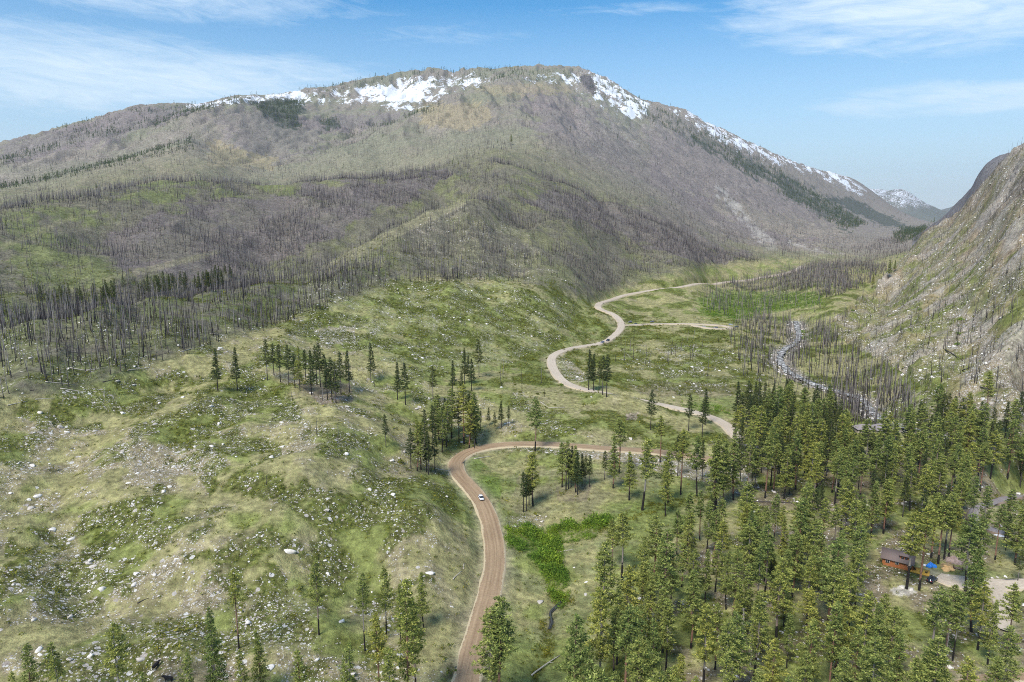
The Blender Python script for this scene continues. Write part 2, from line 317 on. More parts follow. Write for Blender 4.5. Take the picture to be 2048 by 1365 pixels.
bump(1208, 634, 16, 3.2)
ROADM = np.zeros(GX.shape)
for nm, (pl, w, kd) in ROADS.items():
    ROADM = np.maximum(ROADM, carve(pl, w))
# river cut (boulder bed)
RIV = [trace([(1592, 640), (1598, 672), (1585, 690), (1566, 700), (1560, 716), (1570, 735), (1600, 755), (1650, 775)], 4, 3, 12),
       trace([(1650, 775), (1700, 790), (1728, 800), (1738, 815), (1752, 832), (1790, 850), (1850, 862), (1950, 880)], 4, 3, 12)]
RIV = [np.vstack([RIV[0], RIV[1][1:]])]
RIV[0][:, 2] = smooth(np.minimum.accumulate(RIV[0][:, 2]) if RIV[0][0, 2] > RIV[0][-1, 2] else RIV[0][:, 2], 12)
RIVM = carve(RIV[0], 10.0, 1.2)
CREEK = trace([(1128, 1192), (1112, 1212), (1100, 1222), (1104, 1240), (1097, 1258)], 1, 2, 6)
CREEKM = carve(CREEK, 1.0, 0.6)
# deck pad for the cabin
CAB = hit(1792, 1132)
def flatten(x, y, r, z):
    global ZF
    d = np.hypot(GX-x, GY-y); k = 1-sstep(r, r*1.7, d); ZF = ZF*(1-k)+z*k
flatten(CAB[0]+2, CAB[1]+2, 11, CAB[2])
def H(x, y):
    x = np.asarray(x, float); y = np.asarray(y, float)
    return samp(ZF, x, y)
def H1(x, y): return float(H(np.array([x]), np.array([y]))[0])
GPX, GPY, _f = proj(GX, GY, ZF)
TT = (ZF-CAMZ)/GD
RUN = np.maximum.accumulate(TT, axis=1)
def visible(x, y, ztop):
    d = np.hypot(x, y); t = (ztop-CAMZ)/d; px, py, f = proj(x, y, ztop)
    i, j = gidx(x, y); r = RUN[np.round(i).astype(int), np.maximum(np.floor(j).astype(int)-1, 0)]
    return (t > r) & (px > -10) & (px < 2058) & (py < 1385) & (py > 0) & (f > 0)
# ------------------------------------------------------------------ ground cover masks (stored on the ground itself)
def mask(poly, jx=10, seed=0, soft=None, D=None):
    s = np.clip(GD/900, 0.25, 1.6)
    jx_ = JIT*jx*1.6+JITB*jx*0.6
    jy_ = np.roll(JIT, 37, 0)*jx*0.8
    return inpoly(GPX+jx_, GPY+jy_, poly).astype(float)
def blur(m, k=2):
    for _ in range(k):
        m = (m+np.roll(m, 1, 0)+np.roll(m, -1, 0)+np.roll(m, 1, 1)+np.roll(m, -1, 1))/5
    return m
def lerp(c, col, m):
    return c*(1-m[..., None])+np.array(col)*m[..., None]
def cl01(a): return np.clip(a, 0, 1)
alb = np.zeros(GX.shape+(3,))
n1 = fbm(GX, GY, 38, 4, 41); n2 = fbm(GX, GY, 14, 3, 42); n3 = fbm(GX, GY, 90, 4, 43); n4 = fbm(GX, GY, 320, 4, 44)
alb[:] = (0.295, 0.27, 0.125)                                   # dry spring grass
alb = lerp(alb, (0.30, 0.262, 0.15), cl01(sstep(0.05, 0.5, n2+0.6*n3))*0.75)      # paler dry patches
alb = lerp(alb, (0.18, 0.215, 0.055), cl01(sstep(-0.05, 0.3, n1-0.3*n2))*0.75)
alb = lerp(alb, (0.165, 0.215, 0.05), mask([(700, 570), (1000, 565), (1180, 610), (1230, 660), (1080, 720), (900, 760), (700, 700), (600, 660)], 25)*0.6*sstep(-0.4, 0.2, n2))      # greener grass
SHRUB = cl01(sstep(0.06, 0.2, n1*0.85+n3*0.35+n2*0.45))*(GD < 2000)*(GPY > 560)
SHRUB = np.maximum(SHRUB, 0.9*mask([(780, 560), (1150, 600), (1200, 640), (1090, 720), (900, 720), (760, 660)], 20)*sstep(-0.35, 0.0, n1))
SHRUB = np.maximum(SHRUB, 0.9*mask([(1230, 655), (1480, 665), (1560, 740), (1500, 790), (1240, 780), (1120, 720), (1140, 700)], 12)*sstep(-0.5, -0.1, n1+n2*0.5))
for poly in ([(360, 1110), (520, 1080), (560, 1160), (480, 1200), (420, 1160)], [(420, 870), (560, 880), (600, 1000), (430, 1010), (380, 940)], [(640, 1000), (760, 960), (860, 950), (860, 1000), (780, 1100), (700, 1110)], [(0, 830), (60, 800), (300, 760), (420, 720), (480, 760), (380, 840), (160, 870)], [(30, 1060), (90, 1040), (130, 1100), (60, 1150), (0, 1160)], [(1180, 815), (1340, 840), (1310, 880), (1220, 850)]):
    SHRUB = np.maximum(SHRUB, mask(poly, 14)*sstep(-0.45, -0.15, n2+n1*0.4))
right_grass = mask([(905, 940), (1000, 1360), (1150, 1500), (1300, 1100), (1560, 1000), (1480, 960), (1300, 930), (960, 900)], 6)
SHRUB *= sstep(-0.32, -0.05, n2*0.8+fbm(GX, GY, 22, 3, 48)*0.8+0.12)
SHRUB *= 1-0.85*right_grass
SHRUB *= 1-0.7*RIGHT
alb = lerp(alb, (0.135, 0.15, 0.03), SHRUB*0.85)
alb = lerp(alb, (0.165, 0.20, 0.07), right_grass*0.5*sstep(-0.3, 0.3, n2))
alb = lerp(alb, (0.26, 0.225, 0.13), mask([(1060, 910), (1300, 930), (1250, 1020), (1050, 1050), (1010, 1010)], 8)*0.6*sstep(-0.2, 0.3, n2))
LUSH = np.maximum.reduce([mask([(925, 925), (960, 915), (1000, 960), (1000, 1020), (960, 980)], 5), mask([(1240, 960), (1400, 990), (1250, 1060), (1180, 1050)], 8)*0.4,
                          mask([(1390, 600), (1440, 580), (1640, 585), (1650, 615), (1560, 622), (1460, 640), (1400, 630)], 8), mask([(1380, 800), (1460, 790), (1500, 830), (1420, 845), (1360, 825)], 6)*0.8,
                          mask([(1740, 1060), (1790, 1060), (1770, 1100), (1740, 1100)], 5), mask([(1780, 840), (1830, 840), (1820, 880), (1660, 880), (1640, 850)], 5)*.5, mask([(1950, 1135), (2048, 1140), (2048, 1158), (1950, 1158)], 3)])
alb = lerp(alb, (0.14, 0.20, 0.04), LUSH*0.7*sstep(-0.6, 0.1, n2))
# burnt hills
TL = [(-300, 820), (0, 800), (130, 792), (250, 748), (420, 692), (560, 650), (640, 622), (700, 602), (800, 566), (1000, 560), (1130, 592), (1180, 602), (1230, 586), (1370, 546), (1500, 526), (1640, 514), (1760, 480)]
hillc = sstep(8, -22, GPY+n2*10-curve(GPX, TL))*(1-mt)*(1-rightm)*(GPX < 1760)
hn = sstep(-0.15, 0.4, n3*0.8+n2*0.5)
alb = lerp(alb, (0.14, 0.125, 0.10), hillc*(0.9-0.2*hn))
alb = lerp(alb, (0.155, 0.165, 0.065), hillc*hn*0.45)
GREENH = np.maximum.reduce([mask([(0, 430), (120, 405), (330, 362), (560, 372), (640, 400), (420, 470), (380, 560), (0, 590)], 25), mask([(560, 410), (760, 370), (800, 400), (640, 450)], 18), mask([(820, 420), (900, 340), (1100, 330), (1100, 400), (960, 400)], 20)*0.4])
alb = lerp(alb, (0.145, 0.165, 0.06), GREENH*hillc*sstep(-0.3, 0.3, n3+n2*0.5)*0.6)
DARKH = np.maximum.reduce([mask([(200, 470), (420, 400), (720, 380), (760, 420), (600, 520), (380, 560), (240, 540)], 30)*0.8, mask([(620, 375), (900, 340), (840, 400), (700, 420)], 25), mask([(1060, 400), (1360, 520), (1500, 520), (1340, 440), (1120, 380)], 25)*0.8, mask([(1230, 420), (1500, 490), (1640, 510), (1640, 470), (1400, 400)], 20)*0.5])
alb = lerp(alb, (0.16, 0.13, 0.13), cl01(DARKH*1.2)*0.75)
alb = lerp(alb, (0.125, 0.145, 0.05), hillc*sstep(800, 600, GD)*sstep(-0.5, 0.2, n2+n1*0.5)*0.75)
# mountain
alb = lerp(alb, (0.235, 0.205, 0.17), mt)
alb = lerp(alb, (0.20, 0.20, 0.135), mt*sstep(-0.4, 0.3, n4+0.3*n3)*0.8*(GPX < 1300))
PURP = np.maximum.reduce([mask([(1040, 170), (1160, 200), (1300, 330), (1500, 450), (1700, 500), (1400, 480), (1150, 360), (1080, 280)], 30), mask([(420, 200), (640, 240), (650, 290), (520, 330), (430, 260)], 25)*0.8, mask([(560, 240), (830, 225), (700, 270)], 12), mask([(0, 290), (280, 215), (400, 220), (200, 290), (0, 330)], 14), mask([(1150, 230), (1400, 280), (1700, 440), (1800, 470), (1560, 430), (1250, 330)], 25)*0.7])
alb = lerp(alb, (0.19, 0.16, 0.16), mt*PURP*0.65)
SUNLIT_TAN = np.maximum.reduce([mask([(830, 215), (960, 200), (990, 240), (900, 262), (840, 240)], 18), mask([(420, 280), (560, 320), (540, 340), (420, 330)], 14), mask([(940, 172), (1130, 165), (1150, 185), (1000, 195)], 10)*0.7])
alb = lerp(alb, (0.30, 0.25, 0.15), mt*SUNLIT_TAN*0.65)  # sunlit spots on the slopes painted into the albedo, with tan dry grass
CONIF = np.maximum.reduce([mask([(500, 205), (560, 200), (600, 195), (610, 215), (590, 235), (600, 262), (570, 258), (530, 230)], 8), mask([(640, 243), (668, 235), (680, 255), (650, 262)], 6),
                           mask([(1370, 265), (1420, 272), (1560, 345), (1660, 410), (1720, 455), (1690, 462), (1600, 410), (1480, 335), (1380, 285)], 14)*sstep(-0.4, 0.1, n4+n3*0.5), mask([(1640, 395), (1700, 395), (1790, 438), (1830, 460), (1760, 450)], 8)])
alb = lerp(alb, (0.05, 0.065, 0.045), mt*CONIF*0.75)
TALUS = np.maximum.reduce([mask([(1430, 370), (1450, 375), (1560, 500), (1540, 505), (1440, 400)], 5), mask([(1560, 478), (1640, 500), (1700, 512), (1640, 508)], 4)])*sstep(-0.3, 0.1, n2+n3)
alb = lerp(alb, (0.36, 0.33, 0.29), mt*TALUS*0.7)
# right slope
rs = rightm
alb = lerp(alb, (0.215, 0.185, 0.085), rs*0.9)
alb = lerp(alb, (0.27, 0.205, 0.15), rs*sstep(620, 430, GPY+n3*90+n2*90)*0.8)
alb = lerp(alb, (0.10, 0.085, 0.09), rs*sstep(430, 330, GPY+n3*70+n2*60)*0.75)
alb = lerp(alb, (0.15, 0.16, 0.05), rs*sstep(0.0, 0.3, n1+n3*0.6)*0.6)
alb = lerp(alb, (0.15, 0.14, 0.145), rs*mask([(1890, 590), (1960, 585), (1950, 660), (1980, 740), (1940, 720), (1890, 640)], 14)*0.6*sstep(-0.3, 0.2, n2))
nr1 = fbm(GX, GY, 34, 4, 95, 0.6); nr2 = fbm(GX, GY, 48, 3, 96, 0.6)
alb = lerp(alb, (0.17, 0.155, 0.15), rs*sstep(0.08, 0.25, nr1)*0.4)
alb = lerp(alb, (0.36, 0.325, 0.285), rs*sstep(0.2, 0.32, nr2+0.3*nr1)*0.6)
alb = lerp(alb, (0.145, 0.165, 0.045), rs*sstep(-0.08, 0.18, -nr2-0.2*nr1)*sstep(400, 540, GPY)*0.85)
alb = lerp(alb, (0.13, 0.125, 0.135), cl2*0.8)
cliffz = np.gradient(ZF, axis=1)/np.gradient(GD, axis=1)
steep = sstep(0.75, 1.1, np.abs(cliffz))*(GD > 900)
alb = lerp(alb, (0.22, 0.20, 0.19), steep*0.7)
# earth under scorched pines, road verges, river gravel
BURN = np.maximum.reduce([mask([(590, 770), (700, 765), (710, 800), (640, 808)], 5), mask([(1110, 970), (1180, 970), (1170, 1000), (1110, 1000)], 4)*0.6, mask([(830, 925), (900, 935), (890, 950), (800, 945)], 5)*0.6, mask([(1400, 960), (1600, 975), (1650, 1020), (1560, 1020), (1440, 1000)], 8)*0.6, mask([(300, 1310), (470, 1330), (560, 1360), (300, 1365)], 5)*0.7,
                           mask([(1250, 770), (1480, 770), (1440, 800), (1300, 790)], 12)*0.5])
alb = lerp(alb, (0.175, 0.125, 0.11), BURN*0.7)
FORFL = mask([(1400, 880), (2100, 880), (2100, 1500), (1250, 1500), (1290, 1200), (1500, 1040)], 12)
alb = lerp(alb, (0.20, 0.155, 0.11), FORFL*sstep(-0.1, 0.3, n2-0.3*n1)*0.7)
alb = lerp(alb, (0.30, 0.26, 0.19), ROADM**2*0.75)
alb = lerp(alb, (0.22, 0.20, 0.19), cl01(RIVM*1.3)*0.9)
alb = lerp(alb, (0.12, 0.10, 0.08), CREEKM**3*0.6)
# patch of bare rubble by the cabin and a bald rock up the hill
alb = lerp(alb, (0.50, 0.46, 0.41), mask([(1780, 1178), (1815, 1172), (1835, 1185), (1815, 1194), (1785, 1188)], 2)*0.8)
alb = lerp(alb, (0.33, 0.22, 0.13), mask([(1878, 1128), (1900, 1122), (1912, 1138), (1890, 1145)], 2)*0.8)
alb = lerp(alb, (0.36, 0.29, 0.22), mask([(1250, 828), (1275, 826), (1272, 840), (1252, 840)], 1.5)*0.9)
# snow
n7 = fbm(GX, GY, 22, 2, 53, 0.6); n5 = fbm(GX*0.6, GY*1.6, 110, 4, 51, 0.6); n6 = fbm(GX, GY, 45, 3, 52, 0.6)
def snowm(poly, j, thr): return mask(poly, j)*sstep(thr+0.12, thr+0.40, n5*0.8+0.75*n6+0.35*n7)
SNOW = np.maximum.reduce([
    snowm([(355, 213), (460, 198), (600, 181), (620, 196), (480, 207), (380, 220)], 4, -0.35),
    snowm([(560, 205), (600, 186), (700, 175), (860, 150), (1000, 150), (985, 165), (900, 190), (850, 215), (780, 232), (740, 210), (640, 208)], 9, -0.12),
    snowm([(710, 178), (870, 160), (860, 195), (800, 212), (740, 200)], 8, -0.5),
    snowm([(560, 196), (720, 196), (740, 215), (600, 212)], 6, 0.0),
    snowm([(1010, 158), (1090, 148), (1180, 142), (1150, 172), (1080, 166)], 6, -0.1),
    snowm([(1140, 150), (1190, 141), (1250, 182), (1305, 210), (1290, 232), (1230, 215), (1180, 185)], 7, -0.38),
    snowm([(1150, 178), (1200, 190), (1285, 232), (1260, 243), (1190, 210)], 7, -0.05),
    snowm([(1340, 215), (1370, 218), (1450, 262), (1540, 305), (1610, 330), (1680, 345), (1740, 385), (1720, 392), (1670, 368), (1590, 343), (1520, 318), (1440, 285), (1370, 245)], 5, -0.25)])
SNOW *= (GD > 2600)
roc = mask([(1160, 150), (1180, 148), (1195, 180), (1185, 190), (1168, 175)], 4)*(GD > 3000)
SNOW *= 1-roc; alb = lerp(alb, (0.075, 0.065, 0.07), roc*0.9)
SF = far*0.62*(GPX > 1700)*sstep(428, 405, GPY+n5*14+0*GPX)*sstep(-0.35, -0.1, n5+n6*0.4)
SNOW = np.maximum(SNOW, SF); SNOW0 = SNOW
alb = lerp(alb, (0.13, 0.15, 0.12), far*(1-SNOW)*0.7)
SNOWP = blur(SNOW, 3)
# stones: how strewn the ground is
def sm_(poly, j, v): return mask(poly, j)*v
STONE = np.maximum.reduce([
    sm_([(0, 1130), (300, 1110), (420, 1130), (560, 1200), (760, 1365), (700, 1500), (0, 1500)], 22, 0.75)*sstep(-0.45, 0.15, n2+n1*0.5),
    sm_([(0, 860), (180, 840), (330, 870), (470, 900), (440, 955), (260, 970), (0, 930)], 16, 0.75)*sstep(-0.3, 0.2, n2+n1*0.4),
    sm_([(250, 890), (430, 905), (410, 950), (280, 955)], 14, 0.95),
    sm_([(0, 930), (160, 960), (230, 1020), (180, 1110), (80, 1130), (0, 1080)], 14, 0.6)*sstep(-0.3, 0.2, n2),
    sm_([(250, 780), (420, 770), (560, 800), (720, 820), (760, 860), (700, 960), (560, 940), (430, 880), (260, 850)], 20, 0.55)*sstep(-0.3, 0.2, n2+n1*0.4),
    sm_([(560, 1080), (760, 1000), (880, 990), (900, 1080), (820, 1200), (600, 1240)], 20, 0.32)*sstep(-0.3, 0.3, n2),
    sm_([(630, 660), (715, 655), (710, 690), (640, 690)], 8, 0.95), sm_([(600, 560), (1000, 560), (1160, 620), (1100, 690), (900, 750), (720, 700), (560, 660)], 20, 0.4)*sstep(-0.2, 0.25, n2+n1*0.3),
    sm_([(1240, 690), (1540, 690), (1540, 800), (1280, 800)], 16, 0.42)*sstep(-0.1, 0.3, n2+n1*0.4),
    sm_([(1310, 695), (1420, 690), (1400, 745), (1320, 750)], 10, 0.6)*sstep(-0.2, 0.2, n2),
    sm_([(1015, 893), (1300, 899), (1500, 925), (1520, 975), (1380, 960), (1240, 922), (1080, 907), (1020, 905)], 4, 1.0),
    sm_([(1120, 700), (1180, 760), (1150, 768), (1112, 745)], 4, 0.8),
    rightm*0.62*sstep(-0.3, 0.2, n2+n1*0.5), rightm*sm_([(1870, 590), (1960, 640), (2000, 720), (2060, 740), (2060, 860), (1880, 830), (1940, 760)], 14, 0.95)*sstep(-0.45, 0.0, n2), rightm*sm_([(1720, 690), (1830, 680), (1800, 720), (1730, 730)], 12, 0.7),
    sm_([(1700, 780), (2060, 790), (2060, 870), (1850, 870)], 12, 0.8)*sstep(-0.3, 0.1, n2),
    sm_([(780, 480), (930, 405), (1060, 470), (1130, 560), (900, 570)], 25, 0.3)*sstep(0, 0.3, n2+n1*0.3), sm_([(1008, 1035), (1090, 1030), (1085, 1060), (1015, 1062)], 5, 0.6), FORFL*0.35*sstep(-0.1, 0.3, n2),
    sm_([(0, 770), (200, 760), (420, 700), (560, 690), (560, 640), (300, 640), (0, 700)], 16, 0.25)*sstep(0, 0.3, n2), sm_([(840, 790), (1050, 790), (1160, 840), (1200, 885), (960, 885), (880, 840)], 14, 0.4)*sstep(-0.2, 0.3, n2), RIVM*0.9])
STONE = np.maximum(STONE, leftb*0.48*sstep(-0.15, 0.3, n2+n1*0.4)*(GPY > 640)*(1-hillc*0.5))
STONE *= 1-cl01(ROADM*2.2)*0.6
STONE *= 1-SNOW
STONE *= (1-mt)
rockS = mt*np.maximum(TALUS*0.8, rocky_r*0.35)
RIDGE = np.maximum.reduce([mask([(640, 535), (760, 470), (860, 422), (930, 398), (935, 408), (870, 440), (780, 482), (660, 548)], 3), mask([(200, 556), (330, 525), (440, 498), (442, 506), (340, 536), (205, 566)], 3)*0.7, mask([(0, 488), (80, 455), (145, 430), (147, 438), (90, 466), (0, 500)], 3)*0.7])
alb = lerp(alb, (0.27, 0.245, 0.14), RIDGE*0.6)
alb = lerp(alb, (0.275, 0.215, 0.155), cl01(STONE*1.1)*0.62*(1-SHRUB*0.6)*(GD < 1300))
# ------------------------------------------------------------------ material helpers
def newmat(name):
    m = bpy.data.materials.new(name); m.use_nodes = True; nt = m.node_tree
    b = nt.nodes['Principled BSDF']; b.inputs['Roughness'].default_value = 0.85
    try: b.inputs['Specular IOR Level'].default_value = 0.2
    except Exception: pass
    return m, nt, b
def nd(nt, t, **kw):
    n_ = nt.nodes.new('ShaderNode'+t)
    for k, v in kw.items(): setattr(n_, k, v)
    return n_
def MATH(nt, op, a, b=None, cl=False):
    m = nd(nt, 'Math', operation=op); m.use_clamp = cl
    for i, v in enumerate((a, b)):
        if v is None: continue
        if isinstance(v, (int, float)): m.inputs[i].default_value = v
        else: nt.links.new(v, m.inputs[i])
    return m.outputs[0]
def MIX(nt, fac, a, b, mode='MIX'):
    m = nd(nt, 'Mix', data_type='RGBA', blend_type=mode)
    for i, v in ((0, fac), (6, a), (7, b)):
        if isinstance(v, (int, float)): m.inputs[i].default_value = v
        elif isinstance(v, tuple): m.inputs[i].default_value = v if len(v) == 4 else v+(1,)
        else: nt.links.new(v, m.inputs[i])
    return m.outputs[2]
def NOISE(nt, vec, scale, det=3, rough=0.55):
    n_ = nd(nt, 'TexNoise'); n_.inputs['Scale'].default_value = scale; n_.inputs['Detail'].default_value = det; n_.inputs['Roughness'].default_value = rough
    nt.links.new(vec, n_.inputs['Vector']); return n_.outputs[0]
def RAMP(nt, fac, stops):
    r = nd(nt, 'ValToRGB'); e = r.color_ramp.elements
    while len(e) < len(stops): e.new(0.5)
    for el, (p, c) in zip(e, stops):
        el.position = p; el.color = (c if isinstance(c, tuple) else (c, c, c))+((1,) if not (isinstance(c, tuple) and len(c) == 4) else ())
    nt.links.new(fac, r.inputs[0]); return r.outputs[0]
def simple(name, col, rough=0.85, noise=0.25, scale=3.0, metal=0.0, spec=0.3):
    m, nt, b = newmat(name); tc = nd(nt, 'TexCoord')
    f = NOISE(nt, tc.outputs['Object'], scale, 4)
    c = MIX(nt, f, tuple(v*(1-noise) for v in col[:3]), tuple(min(1, v*(1+noise)) for v in col[:3]))
    nt.links.new(c, b.inputs['Base Color']); b.inputs['Roughness'].default_value = rough; b.inputs['Metallic'].default_value = metal; b.inputs['Specular IOR Level'].default_value = spec
    return m
def ground_material():
    m, nt, b = newmat('ground cover'); L = nt.links.new
    geo = nd(nt, 'NewGeometry'); pos = geo.outputs['Position']
    at = nd(nt, 'Attribute', attribute_name='albedo'); st = nd(nt, 'Attribute', attribute_name='cover')
    sp_ = nd(nt, 'SeparateColor'); L(st.outputs['Color'], sp_.inputs[0]); stone, shrub, burnt = sp_.outputs
    fl = nd(nt, 'VectorMath', operation='MULTIPLY'); L(pos, fl.inputs[0]); fl.inputs[1].default_value = (1, 1, 0.6); pos = fl.outputs[0]
    a = NOISE(nt, pos, 0.45, 6, 0.65)
    bb = NOISE(nt, pos, 2.2, 5, 0.75)
    col = at.outputs['Color']
    g1 = RAMP(nt, a, [(0.3, 0.5), (0.5, 1.0), (0.7, 1.6)])
    col = MIX(nt, 1.0, col, g1, 'MULTIPLY')
    g2 = RAMP(nt, bb, [(0.34, 0.6), (0.5, 1.0), (0.66, 1.45)])
    col = MIX(nt, 0.8, col, g2, 'MULTIPLY')
    mid = NOISE(nt, pos, 0.11, 5, 0.7); col = MIX(nt, 0.75, col, RAMP(nt, mid, [(0.32, 0.62), (0.5, 1.0), (0.68, 1.4)]), 'MULTIPLY')
    sn = nd(nt, 'Attribute', attribute_name='snow').outputs['Fac']; snn = NOISE(nt, pos, 0.045, 8, 0.75)
    snf = RAMP(nt, MATH(nt, 'ADD', MATH(nt, 'MULTIPLY', sn, 0.80), MATH(nt, 'MULTIPLY', MATH(nt, 'SUBTRACT', snn, 0.5), 2.3)), [(0.37, 0.0), (0.44, 1.0)])
    snf = MATH(nt, 'MULTIPLY', snf, MATH(nt, 'GREATER_THAN', sn, 0.04))
    # green tufts against dry stalks
    tuft = NOISE(nt, pos, 0.9, 5, 0.7)
    tf = RAMP(nt, tuft, [(0.52, 0.0), (0.6, 1.0)])
    notsnow = MATH(nt, 'SUBTRACT', 1.0, burnt, True)
    tf2 = MATH(nt, 'MULTIPLY', tf, MATH(nt, 'MULTIPLY', MATH(nt, 'ADD', MATH(nt, 'MULTIPLY', shrub, 0.6), 0.28), notsnow))
    col = MIX(nt, tf2, col, (0.075, 0.105, 0.022))
    vb = nd(nt, 'TexVoronoi', feature='F1'); vb.inputs['Scale'].default_value = 0.62; L(pos, vb.inputs['Vector'])
    clump = RAMP(nt, vb.outputs['Distance'], [(0.1, 1.3), (0.45, 0.95), (0.75, 0.5)])
    col = MIX(nt, MATH(nt, 'MULTIPLY', shrub, 0.85), col, MIX(nt, 1.0, col, clump, 'MULTIPLY'))
    # stones of three sizes
    for scale, thr, gain in ((0.42, 0.30, 0.75), (0.95, 0.33, 0.95), (1.9, 0.36, 1.0)):
        v = nd(nt, 'TexVoronoi', feature='F1'); v.inputs['Scale'].default_value = scale; L(pos, v.inputs['Vector']); v.inputs['Randomness'].default_value = 1.0
        sepc = nd(nt, 'SeparateColor'); L(v.outputs['Color'], sepc.inputs[0])
        on = MATH(nt, 'LESS_THAN', sepc.outputs[0], MATH(nt, 'MULTIPLY', stone, gain*0.85))
        size = MATH(nt, 'ADD', MATH(nt, 'MULTIPLY', sepc.outputs[1], thr*0.9), thr*0.35)
        ins = MATH(nt, 'LESS_THAN', v.outputs['Distance'], size)
        k = MATH(nt, 'MULTIPLY', on, ins)
        tone = RAMP(nt, sepc.outputs[2], [(0.0, (0.30, 0.25, 0.21)), (0.4, (0.44, 0.40, 0.36)), (1.0, (0.62, 0.60, 0.56))])
        tone = MIX(nt, 0.5, tone, g2, 'MULTIPLY')
        col = MIX(nt, k, col, tone)
    col = MIX(nt, snf, col, (0.70, 0.72, 0.76))
    L(col, b.inputs['Base Color'])
    b.inputs['Roughness'].default_value = 0.95; b.inputs['Specular IOR Level'].default_value = 0.08
    bmp = nd(nt, 'Bump'); bmp.inputs['Strength'].default_value = 0.7; bmp.inputs['Distance'].default_value = 1.0
    L(MATH(nt, 'ADD', MATH(nt, 'MULTIPLY', a, 1.6), MATH(nt, 'MULTIPLY', bb, 0.5)), bmp.inputs['Height']); L(bmp.outputs[0], b.inputs['Normal'])
    return m
# ------------------------------------------------------------------ mesh helpers
def rawmesh(name, V, Fc, mat=None, attrs=None, smooth_=False, link=True, parent=None, mats=None, mi=None):
    V = np.ascontiguousarray(V, np.float32); me = bpy.data.meshes.new(name)
    if isinstance(Fc, np.ndarray): k = Fc.shape[1]; loops = Fc.ravel().astype(np.int32); tot = np.full(len(Fc), k, np.int32)
    else: tot = np.array([len(f) for f in Fc], np.int32); loops = np.array([i for f in Fc for i in f], np.int32)
    me.vertices.add(len(V)); me.vertices.foreach_set('co', V.ravel())
    me.loops.add(len(loops)); me.loops.foreach_set('vertex_index', loops)
    me.polygons.add(len(tot)); st = np.r_[0, np.cumsum(tot)[:-1]].astype(np.int32)
    me.polygons.foreach_set('loop_start', st); me.polygons.foreach_set('loop_total', tot)
    if mi is not None: me.polygons.foreach_set('material_index', np.asarray(mi, np.int32))
    if smooth_: me.polygons.foreach_set('use_smooth', np.ones(len(tot), bool))
    me.update(calc_edges=True)
    for nm, dat in (attrs or {}).items():
        if dat.ndim == 1:
            at = me.attributes.new(nm, 'FLOAT', 'POINT'); at.data.foreach_set('value', dat.astype(np.float32))
        else:
            at = me.attributes.new(nm, 'FLOAT_COLOR', 'POINT'); d4 = np.ones((len(V), 4), np.float32); d4[:, :dat.shape[1]] = dat; at.data.foreach_set('color', d4.ravel())
    for m_ in (mats or ([mat] if mat else [])): me.materials.append(m_)
    if not link: return me
    o = bpy.data.objects.new(name, me); C.objects.link(o)
    if parent: o.parent = parent
    return o
def tag(o, label=None, cat=None, group=None, kind=None):
    if label: o['label'] = label
    if cat: o['category'] = cat
    if group: o['group'] = group
    if kind: o['kind'] = kind
    return o
def empty(name, loc, rz=0, scale=1.0):
    o = bpy.data.objects.new(name, None); C.objects.link(o); o.location = loc; o.rotation_euler = (0, 0, rz); o.scale = (scale,)*3; o.empty_display_size = 0.5; return o
# ------------------------------------------------------------------ the ground, split where one slope hides the next
gmat = ground_material()
REG = np.zeros(GX.shape, int)
REG[(GD > D_TREE*1.0) & ~RIGHT] = 1
REG[(GD > D_MTN) & (GPX < 4000)] = 2
REG[(GPX > 1150) & (GPY > 470) & (GD < 2600) & (GD <= D_TREE) & ~RIGHT] = 0
REG[RIGHT] = 3
REG[(GD > 1700) & (GPX > 1838) & (GD < 9000)] = 4
REG[GD > 9000] = 5
names = ['valley_ground', 'burnt_hills', 'mountain', 'rocky_hillside', 'valley_cliff', 'far_mountains']
idx = np.arange(NA*ND).reshape(NA, ND)
quads = np.stack([idx[:-1, :-1], idx[1:, :-1], idx[1:, 1:], idx[:-1, 1:]], -1).reshape(-1, 4)
qreg = REG[:-1, :-1].ravel()
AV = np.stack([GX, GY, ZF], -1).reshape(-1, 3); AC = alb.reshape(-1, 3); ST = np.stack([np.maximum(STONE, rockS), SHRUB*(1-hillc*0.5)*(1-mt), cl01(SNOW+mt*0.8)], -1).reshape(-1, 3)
glabels = {0: 'grassy valley floor and bench strewn with pale stones', 1: 'burnt hills with green undergrowth among dead trunks', 2: 'big rounded mountain with snow patches below its summit', 3: 'steep rocky hillside on the right of the valley', 4: 'dark rock cliff behind the right hillside', 5: 'distant snowy peaks at the head of the valley'}
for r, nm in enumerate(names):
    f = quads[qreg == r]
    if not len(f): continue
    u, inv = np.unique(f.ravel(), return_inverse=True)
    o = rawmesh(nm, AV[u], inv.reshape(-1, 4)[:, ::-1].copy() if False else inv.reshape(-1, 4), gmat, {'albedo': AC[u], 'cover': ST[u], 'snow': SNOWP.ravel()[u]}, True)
    tag(o, glabels[r], kind='structure')
